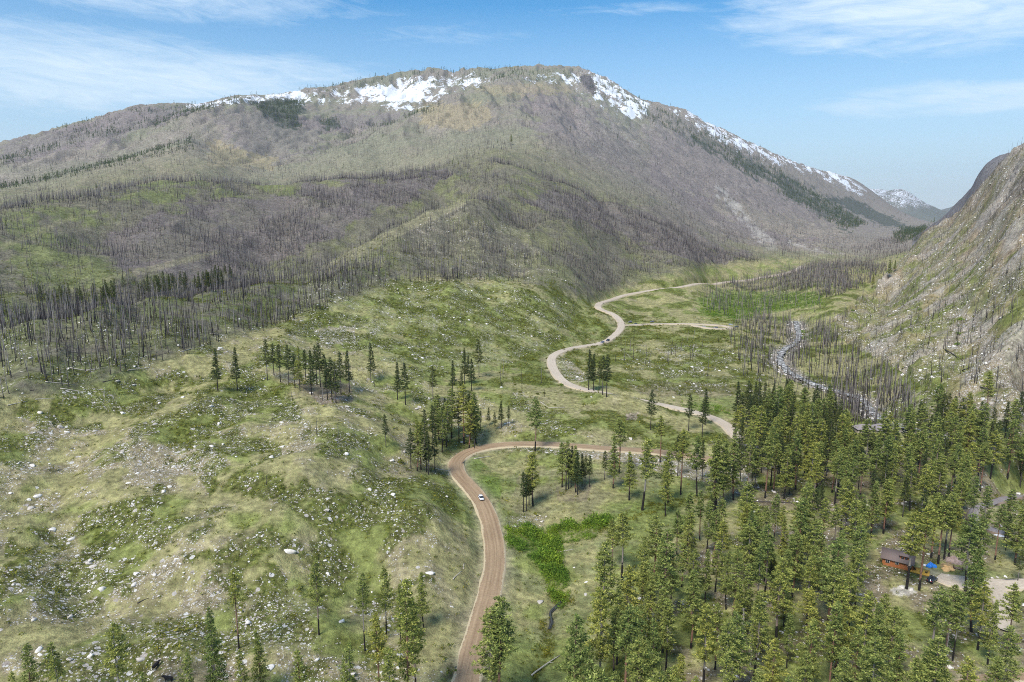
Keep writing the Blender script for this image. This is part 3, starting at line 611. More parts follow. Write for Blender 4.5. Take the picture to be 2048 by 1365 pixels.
# ------------------------------------------------------------------ road sheets
def road_material(name, base, dark, edge):
    m, nt, b = newmat(name); L = nt.links.new
    ac = nd(nt, 'Attribute', attribute_name='across'); al = nd(nt, 'Attribute', attribute_name='along')
    cb = nd(nt, 'CombineXYZ'); L(MATH(nt, 'MULTIPLY', ac.outputs['Fac'], 4.5), cb.inputs[0]); L(MATH(nt, 'MULTIPLY', al.outputs['Fac'], 0.03), cb.inputs[1])
    streak = NOISE(nt, cb.outputs[0], 0.9, 3, 0.6)
    geo = nd(nt, 'NewGeometry'); spk = NOISE(nt, geo.outputs['Position'], 1.3, 5, 0.7); big = NOISE(nt, geo.outputs['Position'], 0.08, 3)
    col = MIX(nt, RAMP(nt, streak, [(0.35, 0.0), (0.65, 1.0)]), dark, base)
    col = MIX(nt, 0.7, col, RAMP(nt, spk, [(0.3, 0.75), (0.7, 1.25)]), 'MULTIPLY')
    col = MIX(nt, 0.6, col, RAMP(nt, big, [(0.3, 0.85), (0.7, 1.15)]), 'MULTIPLY')
    aa = MATH(nt, 'ABSOLUTE', ac.outputs['Fac'])
    ef = RAMP(nt, MATH(nt, 'ADD', aa, MATH(nt, 'MULTIPLY', MATH(nt, 'SUBTRACT', spk, 0.5), 0.35)), [(0.90, 0.0), (0.96, 1.0)])
    col = MIX(nt, ef, col, edge)
    L(col, b.inputs['Base Color']); b.inputs['Roughness'].default_value = 0.95
    bmp = nd(nt, 'Bump'); bmp.inputs['Strength'].default_value = 0.35; bmp.inputs['Distance'].default_value = 0.2; L(MATH(nt, 'ADD', streak, spk), bmp.inputs['Height']); L(bmp.outputs[0], b.inputs['Normal'])
    return m
RM = {'dirt': road_material('packed brown dirt', (0.37, 0.265, 0.165), (0.25, 0.168, 0.102), (0.46, 0.38, 0.25)),
      'gravel': road_material('pale gravel', (0.50, 0.425, 0.335), (0.44, 0.365, 0.285), (0.46, 0.38, 0.27)),
      'grey': road_material('grey gravel', (0.27, 0.24, 0.23), (0.22, 0.19, 0.19), (0.27, 0.20, 0.15))}
RLAB = {'dirt_road': 'brown dirt road winding up past the white car', 'gravel_road': 'pale gravel road snaking up the valley', 'side_road': 'thin pale side road with parked cars', 'driveway': 'pale gravel driveway in front of the cabin', 'driveway_branch': 'gravel branch of the driveway leading down through the pines', 'track': 'narrow grey track curving through the pines', 'track_in_woods': 'tan track at the bottom right corner'}
def ribbon(nm, pl, w, mat, drop=1.4, rough_edge=0.5, widths=None):
    t = np.gradient(pl[:, :2], axis=0); t /= np.linalg.norm(t, axis=1)[:, None]+1e-9; nrm = np.stack([t[:, 1], -t[:, 0]], 1)
    s = np.r_[0, np.cumsum(np.linalg.norm(np.diff(pl[:, :2], axis=0), axis=1))]
    hw = (np.full(len(pl), w/2) if widths is None else widths/2)
    offs = [-1.0, -0.92, -0.6, -0.2, 0.2, 0.6, 0.92, 1.0]
    V = []; AC_ = []; AL_ = []
    dc = np.hypot(pl[:, 0], pl[:, 1])
    ext = [(-1.28, -drop)]+[(o_, 0.06*(1-o_*o_)) for o_ in offs]+[(1.28, -drop)]
    for o_, dz in ext:
        wob = pn(s/9+o_*7, s*0+o_*3, 77)*rough_edge*(abs(o_) > 0.9)
        x = pl[:, 0]+nrm[:, 0]*(hw*o_+wob); y = pl[:, 1]+nrm[:, 1]*(hw*o_+wob)
        z = pl[:, 2]+dz*(1+dc*0.0006 if abs(o_) > 1.01 else 1)+0.06
        V.append(np.stack([x, y, z], 1)); AC_.append(np.full(len(pl), o_)); AL_.append(s)
    k = len(ext); V = np.stack(V, 1).reshape(-1, 3); ac = np.stack(AC_, 1).ravel(); al = np.stack(AL_, 1).ravel()
    i = np.arange(len(pl)-1)[:, None]*k+np.arange(k-1)[None]
    f = np.stack([i, i+1, i+k+1, i+k], -1).reshape(-1, 4)
    return rawmesh(nm, V, f, mat, {'across': ac, 'along': al}, True)
for k_, (nm, (pl, w, kd)) in enumerate(ROADS.items()):
    pl2 = pl.copy(); pl2[:, 2] += 0.004*k_+(0.03 if nm in ('side_road', 'driveway_branch') else 0)
    dc = np.hypot(pl[:, 0], pl[:, 1])
    wd = w+np.clip(dc-650, 0, 1e9)*0.005 if nm == 'gravel_road' else np.full(len(pl), w)
    if nm == 'driveway': wd = w+3.6*np.exp(-((np.arange(len(pl))-6)/5.0)**2)
    o = ribbon(nm, pl2, w, RM[kd], widths=wd); tag(o, RLAB[nm], kind='structure')
# river and creek water: broken white water among stones
def water_material():
    m, nt, b = newmat('white water'); L = nt.links.new; geo = nd(nt, 'NewGeometry')
    a = NOISE(nt, geo.outputs['Position'], 0.35, 6, 0.75)
    col = RAMP(nt, a, [(0.42, (0.09, 0.085, 0.075)), (0.52, (0.30, 0.285, 0.26)), (0.63, (0.70, 0.69, 0.67))])
    L(col, b.inputs['Base Color']); b.inputs['Roughness'].default_value = 0.6; b.inputs['Specular IOR Level'].default_value = 0.2
    bmp = nd(nt, 'Bump'); bmp.inputs['Strength'].default_value = 0.6; L(a, bmp.inputs['Height']); L(bmp.outputs[0], b.inputs['Normal']); return m
WM = water_material()
rv = RIV[0].copy(); rv[:, 2] -= 0.35; o = ribbon('river', rv, 4.4, WM, 0.6, 2.5); tag(o, 'white rushing river between burnt trunks', kind='structure')
CKM = simple('dark creek water', (0.05, 0.05, 0.045), 0.3, 0.4, 1.0); ck = CREEK.copy(); ck[:, 2] -= 0.45; o = ribbon('creek', ck, 0.8, CKM, 0.3, 0.5); tag(o, 'small creek trickling out of the green thicket', kind='structure')
# ------------------------------------------------------------------ vegetation and rock prototypes (numpy arrays: verts, faces, tone)
def tube(pts, rad, k=6):
    pts = np.array(pts, float); V = []; Fq = []
    for i, p in enumerate(pts):
        for j in range(k):
            a = 2*math.pi*j/k; V.append((p[0]+rad[i]*math.cos(a), p[1]+rad[i]*math.sin(a), p[2]))
    for i in range(len(pts)-1):
        for j in range(k):
            Fq.append((i*k+j, i*k+(j+1) % k, (i+1)*k+(j+1) % k, (i+1)*k+j))
    return V, Fq
def sliver(a, b, w, side):
    a = np.array(a); b = np.array(b); return [tuple(a+side*w), tuple(a-side*w), tuple(b)]
def pine_proto(seed, cb, R, style=0, H=24.0):
    """ponderosa pine H metres tall: returns trunk (V, F) and crown triangles (V)"""
    r = np.random.default_rng(seed); pts = []; rad = []
    lean = r.normal(0, 0.012, 2); n = 10; bow = r.normal(0, 0.25, 2)
    def axis(z): t = z/H; return np.array([lean[0]*z+bow[0]*math.sin(t*3), lean[1]*z+bow[1]*math.sin(t*3), z])
    for i in range(n+1):
        z = -0.6+(H+0.6)*i/n; pts.append(axis(max(z, 0)) if z > 0 else np.array([0, 0, z])); t = max(0, z/H); rad.append(0.25*(1-t)**0.8+0.03 if z > 0 else 0.32)
    V, Fq = tube(pts, rad, 7)
    def addtri(a, b, w):
        d = np.array(b)-np.array(a); s = np.cross(d, (0, 0, 1.0)); s /= np.linalg.norm(s)+1e-9
        k = len(V); V.extend(sliver(a, b, w, s)); Fq.append((k, k+1, k+2)); k = len(V); V.extend(sliver(a, b, w, np.array([0, 0, 1.0]))); Fq.append((k, k+1, k+2))
    T = []
    z0 = H*cb
    for i in range(int(5+8*r.random())):                     # dead stubs under the crown
        z = r.uniform(H*0.12, z0); a = r.uniform(0, 6.283); l = r.uniform(0.6, 2.0); p = axis(z)
        addtri(p, p+np.array([math.cos(a)*l, math.sin(a)*l, -0.15*l]), 0.035)
    z = z0; k = 0; side = r.uniform(0, 6.283); gap = r.uniform(0.25, 0.6)
    lump = [r.uniform(0.72, 1.15) for _ in range(12)]
    while z < H-0.25:
        t = (z-z0)/(H-z0)
        if style == 0: prof = min(1, (t+0.16)/0.34)**0.7*(1-t)**0.62*1.12      # rounded ponderosa
        elif style == 1: prof = (1-t)**0.9*min(1, (t+0.25)/0.3)              # conic
        else: prof = min(1, (t+0.1)/0.25)*(1-t)**0.42*0.9                     # column
        a = k*2.399+r.normal(0, 0.35); asym = 1+0.22*math.cos(a-side)
        L_ = max(0.35, R*prof*asym*lump[int(t*11.9)]*r.uniform(0.62, 1.12))
        rise = (0.42*t-0.08)+r.normal(0, 0.07); p = axis(z)
        dr = np.array([math.cos(a), math.sin(a), rise])
        tip = p+dr*L_; addtri(p, p+dr*L_*0.9, 0.05*(1-t)+0.015)
        m = max(1, int(L_/0.62)+1)
        if r.random() > 0.06+gap*0.08:
            for q in range(m):
                u = 0.28+0.72*(q+0.6)/m
                c = p+dr*L_*u+r.normal(0, 0.16, 3)*np.array([1, 1, 0.7]); c[2] += 0.12*u*L_*0.3
                nt_ = 15 if style != 3 else 8; rr = 0.42*(0.8+0.35*(1-t))
                d = r.normal(0, 1, (nt_, 3)); d /= np.linalg.norm(d, axis=1)[:, None]; d[:, 2] = np.abs(d[:, 2])*0.7+d[:, 2]*0.3
                o = c+d*rr*r.uniform(0.15, 1.0, (nt_, 1))
                e1 = d*r.uniform(0.22, 0.42, (nt_, 1)); e2 = np.cross(d, r.normal(0, 1, (nt_, 3))); e2 /= np.linalg.norm(e2, axis=1)[:, None]+1e-9; e2 *= r.uniform(0.09, 0.17, (nt_, 1))
                T.append(np.stack([o-e2, o+e2, o+e1*1.3], 1))
        z += r.uniform(0.10, 0.20)*(1.0 if style != 1 else 0.85)+0.02; k += 1
    for q in range(5):
        c = axis(H-0.1*q); d = r.normal(0, 1, (10, 3))*0.22; o = c+d; T.append(np.stack([o, o+r.normal(0, .13, (10, 3)), o+r.normal(0, .13, (10, 3))+[0, 0, .25]], 1))
    T = np.concatenate(T).reshape(-1, 3)
    return V, Fq, T
def snag_proto(seed, H=17.0, twig=26, fine=False):
    r = np.random.default_rng(seed); top = H*r.uniform(0.9, 1.0); b = r.normal(0, 0.3, 2)
    pts = [(b[0]*math.sin(t*2.5), b[1]*math.sin(t*2.5), -0.5+(top+0.5)*t) for t in np.linspace(0, 1, 6)]
    rad = [0.21*(1-t)**0.8+0.03 for t in np.linspace(0, 1, 6)]
    V, Fq = tube(pts, rad, 5)
    for i in range(twig):
        t = r.uniform(0.22, 0.98)**0.8; z = top*t; a = r.uniform(0, 6.283); l = (1.5 if not fine else 2.6)*(1-t*0.75)*r.uniform(0.4, 1)
        p = np.array([b[0]*math.sin(t*2.5), b[1]*math.sin(t*2.5), z]); e = p+np.array([math.cos(a)*l, math.sin(a)*l, r.uniform(-0.35, 0.25)*l])
        s = np.cross(e-p, (0, 0, 1.0)); s /= np.linalg.norm(s)+1e-9
        k = len(V); V.extend(sliver(p, e, 0.035, s)); Fq.append((k, k+1, k+2)); k = len(V); V.extend(sliver(p, e, 0.04, np.array([0, 0, 1.0]))); Fq.append((k, k+1, k+2))
        if fine:
            for q in range(5):
                u = r.uniform(0.4, 1); c = p+(e-p)*u; e2 = c+r.normal(0, 0.4, 3); k = len(V); V.extend(sliver(c, e2, 0.03, np.array([0, 0, 1.0]))); Fq.append((k, k+1, k+2))
    return V, Fq
def ico(sub=0):
    import bmesh
    bm = bmesh.new(); bmesh.ops.create_icosphere(bm, subdivisions=sub+1, radius=1.0)
    V = np.array([v.co[:] for v in bm.verts]); Fc = np.array([[v.index for v in f.verts] for f in bm.faces]); bm.free(); return V, Fc
ICO0, ICO1 = ico(0), ico(1)
def rock_proto(seed, sub=1):
    r = np.random.default_rng(seed); V, Fc = (ICO1 if sub else ICO0); V = V.copy()
    for _ in range(11):                                        # chop flat facets
        nrm = r.normal(0, 1, 3); nrm /= np.linalg.norm(nrm); d = r.uniform(0.45, 0.8); k = V@nrm-d; V -= np.where(k > 0, k, 0)[:, None]*nrm*0.9
    V *= np.array([1, r.uniform(0.6, 0.95), r.uniform(0.38, 0.6)]); V += r.normal(0, 0.045, V.shape); return V, Fc
# merged scatter: many instances of a few templates in one mesh
def scatter(name, tmpl, pos, rz, sc, mat, tone=None, tiltv=None, kind='stuff', label=None, smooth_=False, zoff=None):
    Vs = []; Fs = []; Ts = []; Hs = []; off = 0; pick = np.arange(len(pos)) % len(tmpl); tone = np.random.default_rng(3).random(len(pos)) if tone is None else tone
    for k, (TV, TF) in enumerate(tmpl):
        TV = np.asarray(TV, float); sel = np.where(pick == k)[0]
        if not len(sel): continue
        s3 = sc[sel] if sc.ndim == 2 else np.repeat(sc[sel][:, None], 3, 1)
        v = TV[None]*s3[:, None, :]
        if tiltv is not None: v[..., 0] += v[..., 2]*tiltv[sel][:, None, 0]; v[..., 1] += v[..., 2]*tiltv[sel][:, None, 1]
        c, s = np.cos(rz[sel])[:, None], np.sin(rz[sel])[:, None]
        x = v[..., 0]*c-v[..., 1]*s; y = v[..., 0]*s+v[..., 1]*c
        v = np.stack([x, y, v[..., 2]], -1)+pos[sel][:, None, :]
        f = TF[None]+(np.arange(len(sel))*len(TV))[:, None, None]+off
        Vs.append(v.reshape(-1, 3)); Fs.append(f.reshape(-1, TF.shape[1])); off += len(sel)*len(TV)
        Ts.append(np.repeat(tone[sel], len(TV))); hh = TV[:, 2]/max(1e-6, TV[:, 2].max()); Hs.append(np.tile(hh, len(sel)))
    o = rawmesh(name, np.concatenate(Vs), np.concatenate(Fs), mat, {'tone': np.concatenate(Ts), 'hgt': np.concatenate(Hs)}, smooth_)
    return tag(o, label, kind=kind)
# ------------------------------------------------------------------ materials of plants and rocks
def leaf_material(name, ramp, obj=True, transl=0.25, attr=False):
    m, nt, b = newmat(name); L = nt.links.new
    geo = nd(nt, 'NewGeometry'); oi = nd(nt, 'ObjectInfo')
    base = RAMP(nt, geo.outputs['Random Per Island'], ramp)
    if attr:
        at = nd(nt, 'Attribute', attribute_name='tone'); r2 = at.outputs['Fac']
    else: r2 = oi.outputs['Random']
    tint = RAMP(nt, r2, [(0.0, (0.72, 0.82, 0.78)), (0.4, (0.95, 0.97, 0.9)), (0.75, (1.04, 1.03, 0.88)), (1.0, (1.22, 1.12, 0.85))])
    col = MIX(nt, 1.0, base, tint, 'MULTIPLY')
    n_ = NOISE(nt, geo.outputs['Position'], 0.45, 2); col = MIX(nt, 1.0, col, RAMP(nt, n_, [(0.35, 0.78), (0.65, 1.28)]), 'MULTIPLY')
    L(col, b.inputs['Base Color']); b.inputs['Roughness'].default_value = 0.7; b.inputs['Specular IOR Level'].default_value = 0.15
    tr = nd(nt, 'BsdfTranslucent'); L(col, tr.inputs['Color']); ms = nd(nt, 'MixShader'); ms.inputs[0].default_value = transl
    L(b.outputs[0], ms.inputs[1]); L(tr.outputs[0], ms.inputs[2]); L(ms.outputs[0], nt.nodes['Material Output'].inputs['Surface'])
    return m
NEEDLE = leaf_material('pine needles', [(0.0, (0.11, 0.14, 0.042)), (0.45, (0.225, 0.26, 0.075)), (0.8, (0.35, 0.37, 0.10)), (1.0, (0.48, 0.47, 0.16))])
NEEDLES = leaf_material('pine needles of far trees', [(0.0, (0.05, 0.07, 0.03)), (0.5, (0.09, 0.115, 0.04)), (1.0, (0.17, 0.18, 0.06))], attr=True)
SHRUBM = leaf_material('shrub leaves', [(0.0, (0.075, 0.095, 0.016)), (0.5, (0.16, 0.175, 0.026)), (1.0, (0.29, 0.26, 0.045))], attr=True, transl=0.3)
ALDERM = leaf_material('bright green alder leaves', [(0.0, (0.08, 0.14, 0.018)), (0.5, (0.16, 0.26, 0.028)), (1.0, (0.30, 0.40, 0.06))], attr=True, transl=0.35)
def bark_material(name, char=0.25, grey=0.0):
    m, nt, b = newmat(name); L = nt.links.new; tc = nd(nt, 'TexCoord'); oi = nd(nt, 'ObjectInfo'); s = nd(nt, 'SeparateXYZ'); L(tc.outputs['Object'], s.inputs[0])
    n_ = NOISE(nt, tc.outputs['Object'], 1.5, 4, 0.7)
    warm = MIX(nt, RAMP(nt, n_, [(0.35, 0.0), (0.65, 1.0)]), (0.13, 0.075, 0.055), (0.30, 0.165, 0.11))
    greyc = MIX(nt, n_, (0.16, 0.145, 0.13), (0.34, 0.30, 0.27)); upper = MIX(nt, RAMP(nt, oi.outputs['Random'], [(0.3, 0.0), (0.7, 1.0)]), warm, greyc)
    edge = MATH(nt, 'ADD', s.outputs[2], MATH(nt, 'MULTIPLY', MATH(nt, 'SUBTRACT', n_, 0.5), 5.0))
    k = MATH(nt, 'LESS_THAN', edge, MATH(nt, 'MULTIPLY', MATH(nt, 'ADD', MATH(nt, 'MULTIPLY', oi.outputs['Random'], 8.0), 2.0), char*4))
    L(MIX(nt, k, upper, (0.022, 0.019, 0.018)), b.inputs['Base Color']); b.inputs['Roughness'].default_value = 0.9; return m
BARK = bark_material('scorched pine bark', 0.22)
def snag_material(attr):
    m, nt, b = newmat('burnt snag wood' if attr else 'burnt snag wood near'); L = nt.links.new; tc = nd(nt, 'TexCoord')
    if attr: t = nd(nt, 'Attribute', attribute_name='tone').outputs['Fac']; h = nd(nt, 'Attribute', attribute_name='hgt').outputs['Fac']
    else:
        t = nd(nt, 'ObjectInfo').outputs['Random']; s = nd(nt, 'SeparateXYZ'); L(tc.outputs['Object'], s.inputs[0]); h = MATH(nt, 'DIVIDE', s.outputs[2], 17.0)
    col = RAMP(nt, t, [(0.0, (0.025, 0.022, 0.022)), (0.34, (0.09, 0.075, 0.073)), (0.58, (0.20, 0.17, 0.165)), (0.82, (0.32, 0.285, 0.275)), (1.0, (0.44, 0.375, 0.32))])
    k = MATH(nt, 'MULTIPLY', RAMP(nt, h, [(0.05, 0.9), (0.45, 0.15)]), 1.0)
    L(MIX(nt, k, col, (0.022, 0.018, 0.017)), b.inputs['Base Color']); b.inputs['Roughness'].default_value = 0.9; return m
SNAGM, SNAGN = snag_material(True), snag_material(False)
def rock_material(name, attr, col=None):
    m, nt, b = newmat(name); L = nt.links.new; geo = nd(nt, 'NewGeometry')
    t = nd(nt, 'Attribute', attribute_name='tone').outputs['Fac'] if attr else nd(nt, 'ObjectInfo').outputs['Random']
    base = RAMP(nt, t, [(0.0, (0.42, 0.38, 0.34)), (0.25, (0.58, 0.53, 0.47)), (0.7, (0.70, 0.65, 0.59)), (1.0, (0.80, 0.76, 0.71))]) if col is None else None
    n_ = NOISE(nt, geo.outputs['Position'], 1.4, 5, 0.7); mul = RAMP(nt, n_, [(0.3, 0.62), (0.5, 1.0), (0.7, 1.15)])
    c = MIX(nt, 1.0, base if col is None else col, mul, 'MULTIPLY'); L(c, b.inputs['Base Color']); b.inputs['Roughness'].default_value = 0.9; b.inputs['Specular IOR Level'].default_value = 0.15
    bmp = nd(nt, 'Bump'); bmp.inputs['Strength'].default_value = 0.5; bmp.inputs['Distance'].default_value = 0.3; L(n_, bmp.inputs['Height']); L(bmp.outputs[0], b.inputs['Normal']); return m
ROCKS, ROCKN = rock_material('pale granite', True), rock_material('pale granite boulder', False)
# ------------------------------------------------------------------ random points on the ground, uniform in area
def rpts(n_, d0, d1, a0=-0.70, a1=0.70, seed=1):
    r = np.random.default_rng(seed); d = np.sqrt(r.uniform(d0*d0, d1*d1, n_)); a = r.uniform(a0, a1, n_); x = d*np.sin(a); y = d*np.cos(a)
    z = samp(ZF, x, y); return x, y, z, r
def near_road(x, y, pad=1.0): return samp(ROADM, x, y) > (0.55 if pad <= 1 else 0.02)
ALLROADS = [(pl, w) for pl, w, _k in ROADS.values()]
def on_road(x, y, pad=1.0):
    x = np.atleast_1d(x); y = np.atleast_1d(y); bad = np.zeros(x.shape, bool)
    for pl, w in ALLROADS:
        for s in range(0, len(x), 4000):
            e = slice(s, s+4000); d2 = ((x[e, None]-pl[None, :, 0])**2+(y[e, None]-pl[None, :, 1])**2).min(1); bad[e] |= d2 < (w/2+pad)**2
    return bad
# ------------------------------------------------------------------ live pines
PROTO = []
specs = [(11, 0.38, 3.6, 0), (12, 0.46, 3.4, 0), (13, 0.32, 4.0, 0), (14, 0.28, 3.6, 1), (15, 0.5, 3.6, 0), (16, 0.38, 3.1, 2), (17, 0.24, 4.1, 1), (18, 0.42, 3.8, 0), (19, 0.55, 3.2, 0), (20, 0.32, 3.4, 2), (21, 0.22, 3.8, 1), (22, 0.46, 3.0, 2), (23, 0.34, 4.1, 0), (24, 0.56, 3.3, 0)]
for sd, cbf, R_, stl in specs:
    V, Fq, T = pine_proto(sd, cbf, R_, stl)
    tme = rawmesh('trunk', np.array(V), Fq, BARK, link=False)
    cme = rawmesh('crown', T, np.arange(len(T)).reshape(-1, 3), NEEDLE, link=False)
    PROTO.append((tme, cme, T, (V, Fq)))
PINES = []      # dicts
def bark_h(x, y, z, ytop):      # height in metres that reaches a given image row
    t = (682.5-ytop)/F; px = 0
    # solve proj(z+h) = ytop : u/f = t
    a = y*sp-t*y*cp; dz = (t*(y*cp)-y*sp)/(cp+t*sp); return dz+CAMZ-z
def add_pine(px, py, ytop, cl, proto=None, wide=1.0):
    p = hit(px, py)
    if p is None: return
    h = bark_h(p[0], p[1], p[2], ytop); PINES.append(dict(x=p[0], y=p[1], z=p[2], h=float(np.clip(h, 4, 42)), cl=cl, pr=proto, px=px, w=wide))
hand = {
 'knoll': [(436, 783, 697, 2), (475, 782, 695, 13), (535, 761, 680, 11), (548, 751, 688, 4), (561, 765, 690, 8), (578, 770, 691, 4), (590, 776, 708, 5), (600, 782, 692, 7), (612, 764, 700, 1), (623, 790, 702, 9), (634, 770, 692, 4), (641, 775, 687, 2), (652, 776, 710, 5), (655, 800, 722, 0), (664, 800, 716, 12), (672, 806, 725, 5), (682, 790, 705, 6), (699, 785, 702, 2), (742, 765, 686, 12)],
 'grove': [(795, 800, 725, 5), (811, 810, 727, 3), (866, 800, 732, 8), (822, 938, 858, 8), (834, 942, 840, 4), (842, 940, 846, 14), (853, 945, 865, 8), (850, 902, 820, 5), (866, 900, 812, 5), (857, 950, 868, 1), (870, 945, 862, 0), (884, 905, 815, 13), (893, 895, 800, 3), (878, 880, 790, 6), (903, 877, 778, 1), (918, 881, 795, 5), (928, 888, 770, 0), (940, 880, 782, 9), (938, 898, 800, 3), (952, 888, 786, 11), (890, 870, 795, 7), (872, 890, 800, 3), (923, 789, 745, 8), (929, 768, 697, 8), (938, 770, 712, 2), (943, 782, 718, 7), (958, 755, 681, 8), (905, 790, 722, 8), (772, 895, 830, 5), (961, 858, 822, 6), (978, 852, 815, 6), (1003, 856, 802, 3), (1017, 852, 812, 5), (990, 862, 825, 6), (949, 900, 842, 3)],
 'slender': [(1177, 783, 700, 8), (1187, 784, 708, 8), (1205, 790, 712, 4), (1213, 795, 710, 8), (1198, 780, 722, 4)],
 'bend': [(1066, 1013, 905, 10), (1070, 903, 794, 2), (1058, 1011, 938, 4), (1047, 1025, 945, 4), (1053, 1022, 950, 5)],
 'clump': [(1124, 975, 885, 14), (1132, 983, 884, 3), (1142, 975, 893, 6), (1151, 985, 892, 4), (1155, 990, 905, 8), (1170, 974, 912, 5), (1179, 974, 912, 5), (1164, 973, 908, 5), (1137, 978, 898, 3)],
 'roadside': [(1301, 860, 780, 8), (1377, 862, 790, 4), (1410, 850, 778, 2), (1404, 875, 800, 8), (1238, 947, 838, 0), (1226, 977, 872, 7), (1209, 960, 902, 5), (1320, 925, 832, 0), (1284, 1021, 878, 12), (1258, 1001, 905, 4), (1336, 1007, 900, 8), (1331, 1033, 925, 4), (1361, 990, 858, 0), (1355, 954, 868, 4), (1394, 994, 874, 12), (1404, 960, 880, 0), (1432, 1020, 868, 2), (1428, 1022, 880, 7), (1448, 1015, 885, 4), (1467, 1000, 860, 11)],
 'left_front': [(478, 1298, 1137, 0), (437, 1420, 1215, 7), (638, 1270, 1120, 8), (730, 1302, 1147, 0), (773, 1276, 1132, 8), (522, 1400, 1262, 4), (248, 1430, 1245, 2), (75, 1440, 1288, 6), (125, 1440, 1285, 9), (815, 1440, 1165, 10), (832, 1400, 1200, 5), (848, 1260, 1145, 4), (803, 1290, 1168, 4), (610, 1440, 1300, 3), (490, 1430, 1300, 6), (760, 1420, 1225, 9), (700, 1460, 1290, 3), (780, 1470, 1300, 6), (385, 1450, 1310, 3), (290, 1440, 1345, 3), (40, 1470, 1345, 6)],
 'centre_front': [(993, 1420, 1197, 12), (983, 1410, 1215, 10), (1200, 1300, 1088, 10), (1243, 1160, 1025, 0), (1224, 1140, 1040, 5), (1280, 1250, 1125, 12), (1305, 1180, 1030, 2), (1330, 1250, 1060, 1), (1195, 1400, 1180, 6), (1150, 1480, 1230, 2), (1250, 1420, 1210, 9), (1233, 1330, 1180, 6), (1175, 1430, 1290, 3)],
 'cabin': [(1813, 1178, 1022, 12), (1838, 1181, 1008, 14), (1888, 1120, 985, 14), (1897, 1117, 1000, 9), (1931, 1183, 1030, 8), (1948, 1176, 1035, 5), (2035, 1165, 1100, 7), (1862, 1116, 985, 9), (1876, 1128, 1000, 14), (1858, 1350, 1174, 9), (1890, 1320, 1170, 0), (1905, 1322, 1190, 5), (1955, 1300, 1165, 1), (1975, 1330, 1200, 4), (2010, 1330, 1170, 0), (1760, 1300, 1190, 5), (1990, 1120, 1008, 0), (2030, 1130, 1010, 7), (1742, 1075, 962, 4), (1770, 1050, 960, 1), (1715, 1100, 990, 9)]}
for cl, lst in hand.items():
    for px, py, yt, pr in lst: add_pine(px, py, yt, cl, (pr-1) % len(PROTO))
# dense stand on the right: bases inside this outline, kept apart
x, y, z, r = rpts(16000, 118, 470, -0.15, 0.74, 21)
fx, fy, ff = proj(x, y, z)
stand = inpoly(fx, fy, [(1480, 935), (1462, 870), (1475, 838), (1560, 822), (1655, 852), (1700, 905), (1790, 905), (1860, 870), (1880, 858), (2300, 850), (2500, 1700), (1150, 1700), (1150, 1430), (1215, 1360), (1240, 1290), (1255, 1210), (1330, 1150), (1350, 1085), (1420, 1065), (1470, 1075), (1560, 1075), (1640, 1035), (1655, 1015), (1560, 1012), (1470, 1000)])
clear = inpoly(fx, fy, [(1730, 1085), (1800, 1060), (1880, 1075), (1960, 1090), (2048, 1110), (2100, 1150), (2100, 1190), (2030, 1215), (1960, 1235), (1870, 1215), (1790, 1215), (1720, 1150)])
sparse = inpoly(fx, fy, [(1720, 1215), (2300, 1190), (2400, 1450), (1880, 1460), (1780, 1330)])
sparse2 = inpoly(fx, fy, [(1380, 990), (1640, 1000), (1700, 1060), (1640, 1110), (1480, 1090), (1330, 1080)])
clear |= inpoly(fx, fy, [(1690, 1015), (1800, 1015), (1790, 1060), (1700, 1060)]) | inpoly(fx, fy, [(1940, 985), (2100, 985), (2100, 1090), (1930, 1060)]) | inpoly(fx, fy, [(1640, 1180), (1700, 1190), (1700, 1230), (1640, 1230)])
ok = stand & ~clear & ~on_road(x, y, 2.5)
ptsx = [p['x'] for p in PINES]; ptsy = [p['y'] for p in PINES]
cnt = 0
house_xy = hit(1745, 868)
for i in np.where(ok)[0]:
    back = fy[i] < 1000
    sep = (9.5 if (sparse[i] or sparse2[i]) else 7.4)*(0.68+0.65*r.random())
    if back: sep *= 0.95
    if (fy[i] < 935) and 1690 < fx[i] < 1800 and (x[i]-house_xy[0])**2+(y[i]-house_xy[1])**2 < 15**2: continue
    tx_, ty_, _q = proj(x[i], y[i], z[i]+20.0)
    if tx_ > 1725 and tx_ < 1905 and ty_ < 1178 and fy[i] > 1105: continue
    if tx_ >= 1885 and ty_ < 1200 and fy[i] > 1150 and r.random() < 0.9: continue
    if any((x[i]-a)**2+(y[i]-b)**2 < sep*sep for a, b in zip(ptsx, ptsy)): continue
    hgt = r.normal(21, 3.4)+(2.5 if back else 0)-(3.5 if r.random() < 0.18 else 0)
    hgt = float(np.clip(hgt, 11, 30)); ptsx.append(x[i]); ptsy.append(y[i])
    if (fy[i] < 935) and 1690 < fx[i] < 1800: hgt = min(hgt, 17)
    zone = 'stand_back' if fy[i] < 985 else ('stand_front' if fx[i] < 1700 else 'stand_right')
    PINES.append(dict(x=x[i], y=y[i], z=z[i], h=hgt, cl=zone, pr=None, px=fx[i], w=1.0))
for p in PINES:
    qx, qy, f_ = proj(p['x'], p['y'], p['z']); tx, ty, f2 = proj(p['x'], p['y'], p['z']+p['h']); p['px'] = float(tx); p['top'] = float(ty); p['size'] = float(qy-ty); p['seen'] = bool(-12 < tx < 2060 and ty < 1372 and visible(p['x'], p['y'], p['z']+p['h']*0.8+0.1) | (ty > 1200))
seen = [p for p in PINES if p['seen']]; seen.sort(key=lambda p: -p['size'])
print('PINES', len(PINES), 'seen', len(seen))
indiv, restp = seen[:300], seen[300:]
def style_of(p):
    k = p['k']; st, cb = specs[k][3], specs[k][1]
    if st == 1: return 'pointed cone-shaped'
    if st == 2: return 'narrow column-shaped'
    return 'long-trunked round-crowned' if cb > 0.41 else 'broad low-crowned'
